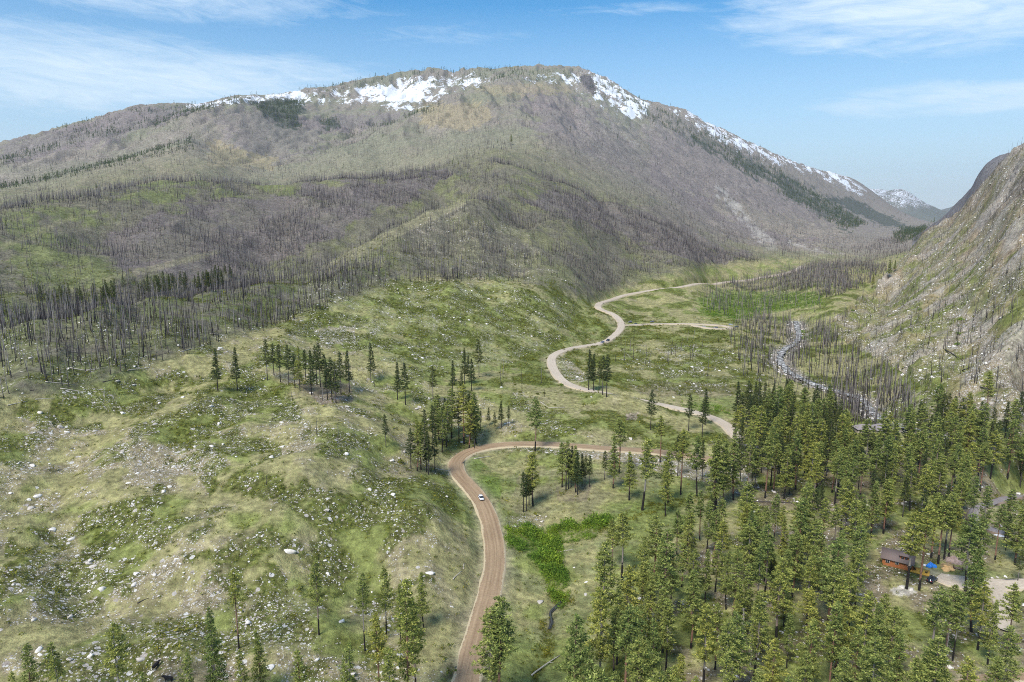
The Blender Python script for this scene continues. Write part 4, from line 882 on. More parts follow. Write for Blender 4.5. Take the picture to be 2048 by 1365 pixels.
CLT = {'knoll': 'on the scorched knoll left of centre', 'grove': 'in the grove above the road bend', 'slender': 'in the row below the pale road bend', 'bend': 'in the grass inside the road bend',
 'clump': 'in the tight clump below the brown road', 'roadside': 'between the meadow and the stony bank', 'left_front': 'on the stony slope at lower left', 'centre_front': 'between green thicket and dense stand',
 'cabin': 'around the cabin clearing', 'stand_roof': 'in the stand near the grey roof', 'stand_farleft': 'at the far left end of the stand', 'stand_farright': 'in the stand at the right edge behind the track',
 'stand_mid': 'in the middle of the stand behind the cabin', 'stand_edge': 'along the meadow side of the stand', 'stand_left': 'in the stand left of the cabin', 'stand_bottom': 'in the stand at the bottom of the picture', 'stand_low': 'in the open stand below the driveway', 'stand_right': 'in the stand right of the cabin'}
rp = np.random.default_rng(5)
by = {}
for p in indiv:
    p['k'] = p['pr'] if p['pr'] is not None else int(rp.integers(len(PROTO)))
    bx, by_, _ = proj(p['x'], p['y'], p['z']); bx = float(bx); by_ = float(by_)
    if p['cl'].startswith('stand'):
        if by_ < 985: p['cl'] = 'stand_farleft' if bx < 1640 else ('stand_roof' if bx < 1830 else 'stand_farright')
        elif bx > 1840: p['cl'] = 'stand_low' if by_ > 1180 else 'stand_right'
        elif by_ > 1330: p['cl'] = 'stand_bottom'
        elif by_ < 1130 and bx > 1560: p['cl'] = 'stand_mid'
        elif bx < 1400: p['cl'] = 'stand_edge'
        else: p['cl'] = 'stand_left'
    by.setdefault(p['cl'], []).append(p)
for cl, L_ in by.items():
    w = CLT[cl]
    for p in L_: p['label'] = None; p['grp'] = 'pines '+w
    def pick(L2, pre, lab):
        for key, fn, wd in (('px', min, 'leftmost'), ('px', max, 'rightmost'), ('size', max, 'tallest'), ('size', min, 'shortest'), ('top', min, 'highest-tipped'), ('top', max, 'lowest-tipped')):
            m = [p for p in L2 if p['label'] is None]
            if not m: return
            b_ = fn(m, key=lambda p: p[key])
            if all(q is b_ or q[key] != b_[key] for q in L2) and fn(L2, key=lambda p: p[key]) is b_: b_['label'] = (wd+' '+lab).strip()
    if len(L_) == 1: L_[0]['label'] = 'green pine '+w; continue
    for st in sorted({style_of(p) for p in L_}):
        S = [p for p in L_ if style_of(p) == st]
        if len(S) == 1: S[0]['label'] = 'only '+st+' pine '+w; continue
        pick(S, '', st+' pine '+w)
        rest_ = [p for p in S if p['label'] is None]
        for p in rest_: p['label'] = ('remaining ' if len(rest_) == 1 else 'middling ')+st+' pine '+w
for p in indiv:
    k = p['k']; s = p['h']/24.0
    e = empty('pine_tree', (p['x'], p['y'], p['z']-0.1), rp.uniform(0, 6.28)); e.scale = (s*rp.uniform(0.98, 1.42)*p['w']*(0.78 if p['cl'] in ('left_front', 'knoll', 'slender') else 1.0),)*2+(s,)
    tag(e, p['label'], 'pine tree', p['grp'])
    for nm, me in (('trunk', PROTO[k][0]), ('crown', PROTO[k][1])):
        o = bpy.data.objects.new(nm, me); C.objects.link(o); o.parent = e
if restp:
    A_ = np.array([(p['x'], p['y'], p['z']) for p in restp]); hs = np.array([p['h'] for p in restp])/24.0
    tm = [(PROTO[k][2], np.arange(len(PROTO[k][2])).reshape(-1, 3)) for k in (0, 3, 5)]
    scatter('pine_trees_beyond', tm, A_, rp.uniform(0, 6.28, len(A_)), hs, NEEDLES, label='smaller pines seen between the nearer ones of the stand')
    tq = [(np.array(tube([(0, 0, -.5), (0, 0, 24)], [.32, .05], 4)[0]), np.array(tube([(0, 0, -.5), (0, 0, 24)], [.32, .05], 4)[1]))]
    scatter('pine_trunks_beyond', tq, A_, rp.uniform(0, 6.28, len(A_)), hs, SNAGM, label='trunks of the smaller pines in the stand')
# ------------------------------------------------------------------ burnt snags
def dens_snag(x, y, z, r):
    px, py, f = proj(x, y, z); d = np.hypot(x, y)
    jx = px+fbm(x, y, 60, 2, 5)*14; jy = py+fbm(x, y, 40, 2, 8)*8
    tree = curve(px, [(-300, 330), (0, 322), (150, 300), (260, 318), (400, 370), (560, 445), (640, 520), (760, 600), (900, 620), (1000, 640), (1130, 680), (1200, 800), (1370, 990), (1500, 1200), (1640, 1700)])
    clump = fbm(x, y, 90, 3, 61); fine = fbm(x, y, 28, 2, 62)
    rr = samp(rightm, x, y) > 0.5
    hillq = (jy < curve(px, TL)) & ~rr & (px < 1760)
    p = np.where(hillq, np.clip(0.42+clump*0.95+fine*0.4, 0.05, 1), 0.0)
    gr = samp(GREENH, x, y); p = p*np.where((gr > 0.3) & (d < 1500), 0.42, 1)
    dk = samp(DARKH, x, y); p = np.clip(p*(1+1.1*dk), 0, 1)
    p = np.where((d > 1500), p*np.clip(1.1-(d-1500)/2600, 0.15, 1), p)
    p = np.where(hillq, p*np.interp(d, [0, 420, 520, 760, 900], [0.85, 0.85, 0.72, 0.8, 1.0])*np.where(samp(RIDGE, x, y) > 0.4, 0.3, 1), p)
    val = inpoly(jx, jy, [(1480, 640), (1530, 630), (1640, 640), (1700, 700), (1760, 740), (1850, 830), (1830, 860), (1700, 850), (1640, 800), (1500, 770), (1440, 700), (1455, 670)])
    p = np.where(val, np.clip(0.55+1.3*fine, 0.08, 1.0), p)
    vb = inpoly(jx, jy, [(1660, 770), (1760, 740), (1850, 820), (1860, 870), (1800, 860), (1660, 850)]); p = np.where(vb, 1.5, p)
    val2 = inpoly(jx, jy, [(1440, 570), (1520, 545), (1700, 500), (1800, 470), (1820, 500), (1740, 570), (1650, 600), (1440, 600)])
    p = np.where(val2, np.maximum(p, 0.8), p); val3 = inpoly(jx, jy, [(1400, 580), (1640, 580), (1640, 625), (1400, 630)]); p = np.where(val3, 0.22, p)
    p = np.where(rr, np.where(py > 760, 0.14, 0.17)*(0.7+np.clip(clump+0.4, 0, 1.4)), p)
    sc_ = inpoly(jx, jy, [(1230, 680), (1480, 680), (1470, 760), (1240, 760)]); p = np.where(sc_, 0.035, p)
    p = np.where(inpoly(px, py, [(0, 790), (500, 700), (700, 660), (1000, 640), (1150, 650), (1150, 880), (500, 1000), (0, 1000)]) & ~hillq, 0.006, p)
    grs = inpoly(px, py, [(1160, 610), (1200, 600), (1560, 545), (1640, 520), (1700, 515), (1400, 530), (1250, 560)]); p = np.where(grs, p*0.1, p)
    p = np.where((d < 700) & ~hillq, p*0.47, p)
    return p, px, py
SN = []
for n_, d0, d1, k_, sd in ((30000, 240, 700, 1.0, 101), (95000, 700, 1500, 0.85, 102), (62000, 1500, 3400, 0.85, 103), (9000, 3400, 5600, 0.45, 104)):
    x, y, z, r = rpts(n_, d0, d1, -0.68, 0.68, sd)
    p, px, py = dens_snag(x, y, z, r)
    keep = (r.random(n_) < p*k_*np.where(samp(SNOW0, x, y) > 0.3, 0.8, 1)) & (px > -40) & (px < 2090) & ~((samp(ROADM, x, y) > 0.15))
    keep &= visible(x, y, z+14)
    keep &= ~on_road(x, y, 1.0) if n_ == 30000 else True
    if d0 < 3400: keep &= ~(samp(RIVM, x, y) > 0.9)
    keep &= (samp(SNOW, x, y) < 0.6) | (r.random(n_) < 0.6)
    SN.append(np.stack([x, y, z], 1)[keep])
SN = np.concatenate(SN)
r = np.random.default_rng(77); nS = len(SN); print('SNAGS', nS)
dS = np.hypot(SN[:, 0], SN[:, 1]); sx, sy, sf = proj(SN[:, 0], SN[:, 1], SN[:, 2])
hS = np.clip(r.normal(15.0, 3.8, nS), 5, 25)*np.where(dS > 700, 0.82, 1); inval = (sx > 1430) & (sy > 540) & (samp(rightm, SN[:, 0], SN[:, 1]) < 0.5); hS = np.where(inval, hS*1.12, hS)
hS = np.where((samp(rightm, SN[:, 0], SN[:, 1]) > 0.5), hS*0.72, hS); treeS = curve(sx, [(-300, 330), (0, 322), (150, 300), (260, 318), (400, 370), (560, 445), (640, 520), (760, 600), (900, 620), (1000, 640), (1130, 680), (1200, 800), (2048, 3000)]); hS = np.where((sx < 900) & (sy > curve(sx, TL)+10), hS*0.5, hS)
hS = np.where(r.random(nS) < 0.08, hS*0.45, hS)
size = F*hS/sf; order = np.argsort(-size*((sy > 0)&(sx > 0)&(sx < 2048)&(sy < 1360)))
top300 = order[:300]; rest = order[300:]
tn = np.clip(r.beta(1.3, 1.3, nS)+np.where(dS > 700, 0.16, 0.04), 0, 1)
SNP = [snag_proto(200+i, 17.0, tw) for i, tw in enumerate((10, 26, 34, 18, 30, 4, 22, 14))]
SNM = [rawmesh('burnt_snag', np.array(V), Fq, SNAGN, link=False) for V, Fq in SNP]
zone_t = {0: ('burnt snags on the left slope', 'bare burnt trunk standing on the left green slope'), 1: ('burnt snags along the river', 'bare burnt trunk crowded along the white river'), 2: ('burnt snags on the right hillside', 'short black burnt trunk on the rocky right hillside'), 3: ('burnt snags on the knob hill', 'bare grey trunk on the slopes behind the pale boulders')}
desc = {0: 'with few branches', 5: 'stripped of its branches', 1: 'with a ragged fringe of twigs', 2: 'with dense twigs to the tip', 3: 'with scattered twigs', 4: 'with long drooping twigs', 6: 'with short stiff twigs', 7: 'with sparse broken twigs'}
zg = {}
for q, i in enumerate(top300):
    k = q % 8; zk = 1 if inval[i] else (2 if samp(rightm, SN[i:i+1, 0], SN[i:i+1, 1])[0] > 0.5 else (0 if sx[i] < 520 else 3))
    o = bpy.data.objects.new('burnt_snag', SNM[k]); C.objects.link(o); s = hS[i]/17.0; w = s*0.45+0.4
    o.location = SN[i]; o.scale = (w, w, s); o.rotation_euler = (r.normal(0, 0.035), r.normal(0, 0.035), r.uniform(0, 6.28))
    tag(o, zone_t[zk][1]+' '+desc[k], 'burnt tree', zone_t[zk][0]); zg.setdefault((zk), []).append((sx[i], size[i], sy[i], o, k))
for zk, L_ in zg.items():
    used = set()
    for key, fn, wd in ((0, min, 'leftmost'), (0, max, 'rightmost'), (1, max, 'tallest looking'), (2, max, 'lowest standing'), (2, min, 'farthest back')):
        b_ = fn(L_, key=lambda t: t[key])
        if id(b_) in used: continue
        used.add(id(b_)); b_[3]['label'] = wd+' of the single '+zone_t[zk][0]
def lowsnag(seed, tw, H=17.0):
    q = np.random.default_rng(seed); b = q.normal(0, 0.35, 2)
    V, Fq = tube([(0, 0, -0.6), (b[0], b[1], H*0.5), (0, 0, H*q.uniform(0.9, 1))], [0.24, 0.17, 0.06], 3)
    T = []
    for f in Fq: T += [(f[0], f[1], f[2]), (f[0], f[2], f[3])]
    for i in range(tw):
        t = q.uniform(0.25, 0.97); a = q.uniform(0, 6.283); l = 1.7*(1-t*0.7)*q.uniform(0.4, 1); p = np.array([b[0]*math.sin(t*3.14), b[1]*math.sin(t*3.14), H*t]); e = p+np.array([math.cos(a)*l, math.sin(a)*l, q.uniform(-.5, .2)*l])
        k = len(V); V.extend(sliver(p, e, 0.075, np.array([0, 0, 1.0]))); T.append((k, k+1, k+2))
    return np.array(V), np.array(T)
sc = np.stack([0.70+0.3*hS/17+np.clip((dS-900)/1600, 0, 1.4)*0.5]*2+[hS/17], 1)
restm = rest
for nm_, sel_, tws, lab_ in (('burnt_forest', restm[dS[restm] < 760], (12, 18, 7, 24, 15), 'dead grey trunks of the nearer burnt slopes and the river strip'), ('distant_burnt_forest', restm[dS[restm] >= 760], (5, 7, 3, 8, 6), 'thousands of dead grey trunks covering the farther burnt hills')):
    scatter(nm_, [lowsnag(300+i, t_) for i, t_ in enumerate(tws)], SN[sel_], r.uniform(0, 6.28, len(sel_)), sc[sel_], SNAGM, tone=tn[sel_], tiltv=r.normal(0, 0.06, (len(sel_), 2)), label=lab_)
# ------------------------------------------------------------------ fallen logs
def log_mesh(seed):
    q = np.random.default_rng(seed); n = 7; pts = []; L_ = 11.0; V = []; Fq = []
    for i in range(n):
        t = i/(n-1); rad = 0.24*(1-0.65*t); c = (L_*(t-0.5), 0.25*math.sin(t*3+q.uniform(-.2, .2)), rad*0.8)
        for j in range(7):
            a = 2*math.pi*j/7; V.append((c[0], c[1]+rad*math.cos(a), c[2]+rad*math.sin(a)))
    for i in range(n-1):
        for j in range(7): Fq.append((i*7+j, i*7+(j+1) % 7, (i+1)*7+(j+1) % 7, (i+1)*7+j))
    Fq.append(tuple(range(6, -1, -1))); Fq.append(tuple(range((n-1)*7, n*7)))
    for i in range(6):
        t = q.uniform(0.3, 0.95); a = q.uniform(-0.3, 3.4); x = L_*(t-0.5); l = q.uniform(0.4, 1.2); k = len(V)
        V += [(x, 0, 0.2), (x+0.09, 0, 0.25), (x+0.4*l, math.cos(a)*l, 0.2+abs(math.sin(a))*l)]; Fq.append((k, k+1, k+2))
    return V, Fq
LOGC = [simple('bleached log wood', (0.47, 0.42, 0.36), noise=0.3, scale=2), simple('charred log wood', (0.06, 0.05, 0.045), noise=0.4, scale=2)]
LOGM = [rawmesh('fallen_log', np.array(log_mesh(s)[0]), log_mesh(s)[1], LOGC[c_], link=False) for s, c_ in ((1, 0), (2, 0), (3, 1))]
def place_log(px, py, px2, py2, m, label, grp='fallen logs'):
    a, b = hit(px, py), hit(px2, py2); a, b = np.array(a), np.array(b); L_ = np.linalg.norm(b-a)
    if L_ > 24: b = a+(b-a)*24/L_; L_ = 24
    b[2] = H1(b[0], b[1]); d = b-a; L_ = np.linalg.norm(d)
    o = bpy.data.objects.new('fallen_log', LOGM[m]); C.objects.link(o); o.location = (a+b)/2+np.array([0, 0, 0.05]); s = L_/11.0
    o.rotation_euler = (0, -math.asin(d[2]/L_), math.atan2(d[1], d[0])); o.scale = (s, max(0.8, 0.5+s*0.5), max(0.8, 0.5+s*0.5)); tag(o, label, 'log', grp)
place_log(948, 919, 984, 913, 0, 'pale thick log lying on the inner verge of the road bend')
place_log(1121, 1105, 1147, 1100, 0, 'thin bleached log in the grass right of the green thicket')
place_log(1063, 1353, 1120, 1312, 0, 'long grey log beside the creek near the bottom edge')
place_log(871, 939, 905, 944, 0, 'pale log pointing to the outer edge of the road bend')
place_log(906, 1160, 924, 1143, 0, 'weathered log on the grass left of the brown road')
place_log(927, 1139, 929, 1127, 0, 'short pale log standing out left of the brown road')
place_log(275, 1208, 298, 1197, 2, 'black charred log among white boulders at lower left')
place_log(122, 1237, 150, 1229, 2, 'short charred log half hidden in scrub at lower left')
place_log(1508, 1005, 1600, 1008, 2, 'black charred log lying at the foot of the stand')
place_log(1500, 995, 1540, 960, 2, 'slanting charred trunk leaning inside the stand')
place_log(1027, 787, 1034, 797, 0, 'thin bleached pole left of the fenced grass')
place_log(1080, 805, 1098, 817, 0, 'curved line of bleached logs left end')
place_log(1098, 817, 1130, 816, 0, 'curved line of bleached logs right end')
for k, (a, b, c_, d_, m) in enumerate([(20, 770, 70, 775, 0), (60, 782, 120, 779, 2), (90, 765, 150, 770, 0), (0, 790, 40, 787, 0), (120, 778, 175, 786, 0), (170, 742, 215, 736, 0), (205, 765, 245, 758, 2), (330, 697, 372, 699, 2), (360, 705, 400, 694, 0), (140, 737, 190, 745, 0), (40, 745, 95, 738, 0), (225, 730, 270, 737, 0), (255, 742, 300, 736, 0), (420, 668, 460, 672, 0), (300, 715, 335, 707, 2), (70, 800, 110, 797, 0), (15, 812, 55, 803, 0), (110, 700, 160, 706, 0), (1800, 772, 1850, 760, 2), (1890, 700, 1940, 735, 2), (1960, 775, 2010, 788, 2), (1850, 785, 1880, 786, 0), (1925, 742, 1980, 755, 2)]):
    place_log(a, b, c_, d_, m, ('pale ' if m == 0 else 'charred ')+('fallen trunk on the left slope below the burnt timber' if a < 600 else 'fallen trunk lying across the rocky right hillside'), 'fallen logs on the left slope' if a < 600 else 'fallen logs on the right hillside')
# ------------------------------------------------------------------ boulders
RP = [rock_proto(400+i, 1) for i in range(6)]
RPM = [rawmesh('boulder', V, Fc, ROCKN, link=False) for V, Fc in RP]
x, y, z, r = rpts(190000, 125, 1150, -0.70, 0.70, 31)
st = samp(STONE, x, y); cl_ = fbm(x, y, 8, 2, 71)*0.9+fbm(x, y, 26, 2, 73)*0.9; keep = (r.random(len(x)) < st*np.clip(0.45+cl_*1.5, 0.03, 1.4)*1.9) & ~on_road(x, y, 0.3)
x, y, z = x[keep], y[keep], z[keep]; nR = len(x)
szr = np.clip(0.25*(r.random(nR)**-0.42), 0.2, 1.7)
d = np.hypot(x, y); szr *= np.where(d > 500, 1.1, 1.0)
inriv = samp(RIVM, x, y) > 0.5; szr = np.where(inriv, szr*1.4, szr)
bx, by_, bf = proj(x, y, z); vis = visible(x, y, z+szr) & (bx > 0) & (bx < 2048) & (by_ < 1365)
pxs = szr/bf*vis; order = np.argsort(-pxs)
print('ROCKS', nR)
HB = [(577, 1103, 2.9, 1.35, 'huge flat white boulder on the grassy slope left of the brown road'), (654, 1019, 1.6, 1.2, 'pale oval boulder on the low crest left of the white car'), (566, 892, 1.5, 1.1, 'round white boulder alone on the grass below the scorched knoll'), (366, 793, 1.6, 0.9, 'pointed white boulder in the green scrub below the leftmost pines'), (318, 805, 1.7, 1.1, 'squarish white boulder left of the pointed white one'), (80, 824, 1.8, 1.2, 'white boulder on the far left below the burnt trunks'), (121, 853, 2.1, 1.1, 'broad white boulder at left with grassy scrub around'), (74, 991, 1.9, 1.0, 'egg-shaped white boulder alone in the scrub at far left'), (269, 731, 1.4, 1.0, 'white boulder among the dead trunks on the left'), (356, 689, 1.3, 1.0, 'small white boulder between the burnt trunks'), (205, 1177, 2.0, 1.2, 'broad cream boulder with black notch at lower left'), (268, 1168, 1.5, 1.0, 'tilted pale boulder next to a charred branch'), (683, 1242, 1.4, 1.1, 'cracked white boulder near the left foreground pines'), (476, 1308, 1.3, 0.9, 'grey flat boulder at the foot of the burnt leaning pine'), (539, 1333, 1.5, 0.8, 'blue-grey low boulder near the bottom edge'), (280, 1317, 1.6, 1.1, 'grey rounded boulder above the black cow'), (893, 992, 1.0, 1.1, 'round pinkish boulder left of the white car'), (904, 1212, 0.8, 1.0, 'small grey boulder on the verge left of the road'), (1080, 1203, 1.5, 0.7, 'long white boulder beside the creek'), (1171, 1187, 1.2, 0.8, 'white boulder at the edge of the stand below the thicket'), (1030, 1051, 1.1, 1.0, 'white rock at the top right of the green thicket heap'), (1057, 1047, 0.9, 0.8, 'white rock just above the bright green thicket'), (1148, 1134, 0.7, 1.0, 'small white rock on the grass right of the thicket'), (1172, 1163, 0.9, 0.9, 'white rock between thicket and stand'), (1803, 1173, 1.3, 0.9, 'white boulder on the rubble patch below the cabin, left one'), (1823, 1178, 1.5, 0.9, 'white boulder on the rubble patch below the cabin, right one'),
      (1896, 1149, .8, 1, 'first rounded white stone lining the driveway from the cabin'), (1916, 1153, .8, .8, 'second low white stone lining the driveway from the cabin'), (1984, 1154, .75, 1, 'rounded white stone in the green verge, third from the right'), (1995, 1153, .75, 1, 'rounded white stone in the green verge, second from the right'), (2011, 1152, .9, 1, 'cream stone at the right end of the driveway stones'), (1954, 1155, .6, 1, 'small white stone behind the two driveway trunks'), (1972, 1156, .6, 1, 'small white stone on the driveway verge left of the pair'), (1439, 740, 1.9, 0.9, 'isolated pale boulder in the scrub left of the river'), (1346, 741, 1.5, 1, 'pale boulder on the stony flat below the side road'), (1502, 780, 2.2, 1.0, 'large pale boulder left of the river above the stand'), (1492, 771, 1.6, 0.9, 'pale boulder just behind the large one left of the river'), (1695, 735, 2.2, 1.0, 'broad cream boulder right of the river'), (1743, 757, 2.0, 1.2, 'tall cream boulder leaning on the right hillside foot'), (1806, 748, 2.0, 1.2, 'rounded cream boulder at the foot of the right hillside'), (1262, 877, 2.2, 1.3, 'dark blue-grey boulder above the stony road bank'), (1347, 793, 1.3, 1.1, 'white rock at the edge of the green verge above the middle road'), (1183, 793, 1.1, 1.0, 'white rock at the foot of the slender pines'), (757, 691, 1.3, 1.0, 'pale rock in the heap left of centre'), (1002, 773, 1.5, 0.9, 'flat pale rock on the bald slope above the big bend')]
ROCKL = {0: ('loose pale boulders on the left slope', 'pale angular boulder among many on the stony left slope'), 1: ('loose pale boulders by the road', 'pale angular boulder on the ground beside the brown road'), 2: ('loose pale boulders under the stand', 'pale boulder on the forest floor of the pine stand'), 3: ('loose pale boulders in the river valley', 'pale boulder in the valley around the river'), 4: ('loose pale boulders in the middle ground', 'pale boulder on the green middle ground')}
def put_rock(p, s, flat, label, k, grp=None, rot=None):
    o = bpy.data.objects.new('boulder', RPM[k % 6]); C.objects.link(o); o.location = (p[0], p[1], p[2]-s*0.03); o.scale = (s, s*(0.9 if s < 2.5 else 0.42), s*flat*(1 if s < 2.5 else 0.55)); o.rotation_euler = (r.normal(0, .1), r.normal(0, .1), r.uniform(0, 6.28) if rot is None else rot); tag(o, label, 'boulder', grp)
for k, (a, b, s, fl, lab) in enumerate(HB):
    p = hit(a, b+2)
    if p: put_rock(p, s, fl, lab, k, rot=0.1 if s > 2.5 else None)
nI = 300-len(HB)
rg = {}
for q, i in enumerate(order[:nI]):
    zk = 4
    if by_[i] > 860: zk = 0 if bx[i] < 880 else (1 if bx[i] < 1230 else 2)
    elif bx[i] > 1230: zk = 3
    elif bx[i] < 700: zk = 0
    put_rock((x[i], y[i], z[i]), szr[i], 1.0, ROCKL[zk][1], q, ROCKL[zk][0]); rg.setdefault(zk, []).append((bx[i], by_[i], pxs[i], C.objects[-1]))
for zk, L_ in rg.items():
    us = set()
    for key, fn, wd in ((0, min, 'leftmost'), (0, max, 'rightmost'), (1, max, 'lowest placed'), (1, min, 'highest placed'), (2, max, 'largest')):
        b_ = fn(L_, key=lambda t: t[key])
        if id(b_) not in us and len(L_) > 3: us.add(id(b_)); b_[3]['label'] = wd+' of the '+ROCKL[zk][0]
ri = order[nI:]
scatter('loose_rocks', [rock_proto(500+i, 0) for i in range(4)], np.stack([x, y, z-szr*0.05], 1)[ri], r.uniform(0, 6.28, len(ri)), szr[ri], ROCKS, label='countless small pale rocks strewn over the slopes')
# ------------------------------------------------------------------ low shrubs, tufts, bright thicket
def tuft(seed, n_, w=1.0, hh=0.8, leaf=0.3):
    q = np.random.default_rng(seed); d = q.normal(0, 1, (n_, 3)); d /= np.linalg.norm(d, axis=1)[:, None]; d[:, 2] = np.abs(d[:, 2]); o = d*q.uniform(0.5, 1, (n_, 1))*np.array([w, w, hh])
    e1 = q.normal(0, leaf, (n_, 3)); e2 = q.normal(0, leaf, (n_, 3)); V = np.stack([o, o+e1, o+e2], 1).reshape(-1, 3); V[:, 2] = np.maximum(V[:, 2], -0.1); return V, np.arange(3*n_).reshape(-1, 3)
x, y, z, r = rpts(360000, 130, 820, -0.70, 0.70, 41)
sh = samp(SHRUB*(1-SNOW), x, y); px_, py_, _f = proj(x, y, z); ff2 = fbm(x, y, 11, 3, 72)
base = 0.06+0.04*(px_ < 1200)
keep = (r.random(len(x)) < (sh*0.36*np.clip(0.6+ff2*1.5, 0.1, 1)+base*1.2*np.clip(0.35+ff2*2, 0.03, 1))) & ~on_road(x, y, 0.4) & (samp(CREEKM, x, y) < 0.75) & (px_ > -60) & (px_ < 2110)
x, y, z = x[keep], y[keep], z[keep]; print('SHRUBS', len(x)); d = np.hypot(x, y)
s = r.uniform(0.4, 1.15, len(x))*(0.85+0.35*np.clip((d-250)/400, 0, 1)); s = np.where(r.random(len(x)) < 0.04, s*1.9, s)
scatter('low_shrubs', [tuft(600+i, 16, 1.0, 1.0, 0.27) for i in range(5)], np.stack([x, y, z], 1), r.uniform(0, 6.28, len(x)), np.stack([s, s, s*0.9], 1), SHRUBM, label='low green and bronze scrub covering the slopes', tone=np.clip(0.5+fbm(x, y, 45, 2, 75)*0.6+r.normal(0, 0.15, len(x)), 0, 1))
def thicket(name, polys, n_, smin, smax, label, mat, seed, d0, d1, tall=1.25, lx=8):
    x, y, z, r = rpts(n_, d0, d1, -0.4, 0.7, seed); a, b, _ = proj(x, y, z); a2 = a+fbm(x, y, 9, 2, 81)*lx; b2 = b+fbm(x, y, 7, 2, 82)*lx*0.6
    k = np.zeros(len(x), bool)
    for P_ in polys: k |= inpoly(a2, b2, P_)
    k &= ~on_road(x, y, 0.6); x, y, z = x[k], y[k], z[k]; s = r.uniform(smin, smax, len(x))*(0.85+fbm(x, y, 10, 2, 84)*0.9).clip(0.45, 1.4); print(name, len(x))
    if not len(x): return
    return scatter(name, [tuft(700+i, 60, 1.0, tall, 0.15) for i in range(4)], np.stack([x, y, z], 1), r.uniform(0, 6.28, len(x)), s, mat, label=label, tone=np.clip(0.5+fbm(x, y, 12, 2, 85)*1.1+r.normal(0, 0.18, len(x)), 0, 1))
thicket('bright_green_thicket', [[(1008, 1056), (1110, 1056), (1180, 1044), (1210, 1030), (1224, 1048), (1184, 1078), (1128, 1090), (1122, 1120), (1132, 1160), (1142, 1212), (1116, 1216), (1098, 1175), (1078, 1135), (1050, 1108), (1020, 1094)]], 26000, 0.9, 1.9, 'bright green willow thicket filling the hollow beside the road', ALDERM, 91, 190, 270, 1.6, 11)
thicket('creek_thicket', [[(1205, 1040), (1270, 1015), (1330, 1005), (1430, 985), (1440, 995), (1330, 1022), (1270, 1038), (1215, 1062), (1180, 1085)], [(1100, 1190), (1140, 1185), (1150, 1210), (1135, 1222), (1110, 1215)], [(1080, 1240), (1112, 1232), (1105, 1320), (1085, 1345), (1066, 1380), (1052, 1360), (1072, 1320)]], 30000, 0.5, 1.2, 'darker olive scrub trailing along the creek line', SHRUBM, 92, 150, 300, 0.9, 5)
thicket('valley_willows', [[(1400, 607), (1450, 592), (1640, 588), (1650, 610), (1560, 620), (1480, 640), (1440, 640), (1400, 625)], [(1600, 660), (1625, 665), (1620, 680), (1600, 680)], [(1340, 800), (1420, 812), (1500, 835), (1430, 828), (1370, 816)]], 70000, 1.0, 2.2, 'green willow flat in the valley in front of the dead trunks', ALDERM, 93, 420, 1150, 0.9, 8)
# round roadside bushes one can count
BM = rawmesh('bush', *tuft(801, 260, 1.0, 1.0, 0.16), SHRUBM, {'tone': np.full(780, 0.35), 'hgt': np.ones(780)}, link=False)
BM2 = rawmesh('bush', *tuft(802, 260, 1.0, 1.0, 0.16), ALDERM, {'tone': np.full(780, 0.4), 'hgt': np.ones(780)}, link=False)
for a, b, s, m, lab in [(801, 926, 2.6, 1, 'rounded green bush left of the grove above the bend'), (1123, 771, 2.2, 2, 'bright green bush at the edge of the pale road'), (1128, 702, 2.4, 1, 'dark bush inside the pale road bend'), (1150, 706, 2.6, 1, 'low bush below the pale road bend'), (1280, 657, 2.6, 1, 'bush below the side road junction'), (1268, 655, 2.2, 1, 'bush nearest the side road junction'), (1320, 652, 2.4, 1, 'dark bush under the parked dark car on the side road'), (1190, 690, 2.0, 1, 'small bush left of the two road cars'), (1094, 718, 2.0, 1, 'bush on the outer edge of the pale bend'), (1040, 785, 1.6, 1, 'leftmost bush on the bald slope'), (1075, 789, 1.7, 1, 'middle bush on the bald slope'), (1088, 787, 1.6, 1, 'rightmost bush on the bald slope'), (1110, 811, 1.4, 1, 'round bush inside the curve of bleached logs'), (1030, 770, 1.3, 1, 'upper small bush on the bald slope'), (1922, 640, 3.0, 2, 'yellow-green bush in the stony chute, upper'), (1915, 668, 2.8, 2, 'yellow-green bush in the stony chute, middle'), (1915, 690, 3.0, 2, 'yellow-green bush in the stony chute, lower'), (1840, 620, 2.6, 2, 'green bush high beside the chute'), (1705, 622, 3.2, 2, 'green bush at the hillside foot near the willows')]:
    p = hit(a, b); o = bpy.data.objects.new('bush', BM if m == 1 else BM2); C.objects.link(o); o.location = p; o.scale = (s*0.75, s*0.75, s*0.6); o.rotation_euler = (0, 0, r.uniform(0, 6)); tag(o, lab, 'bush')
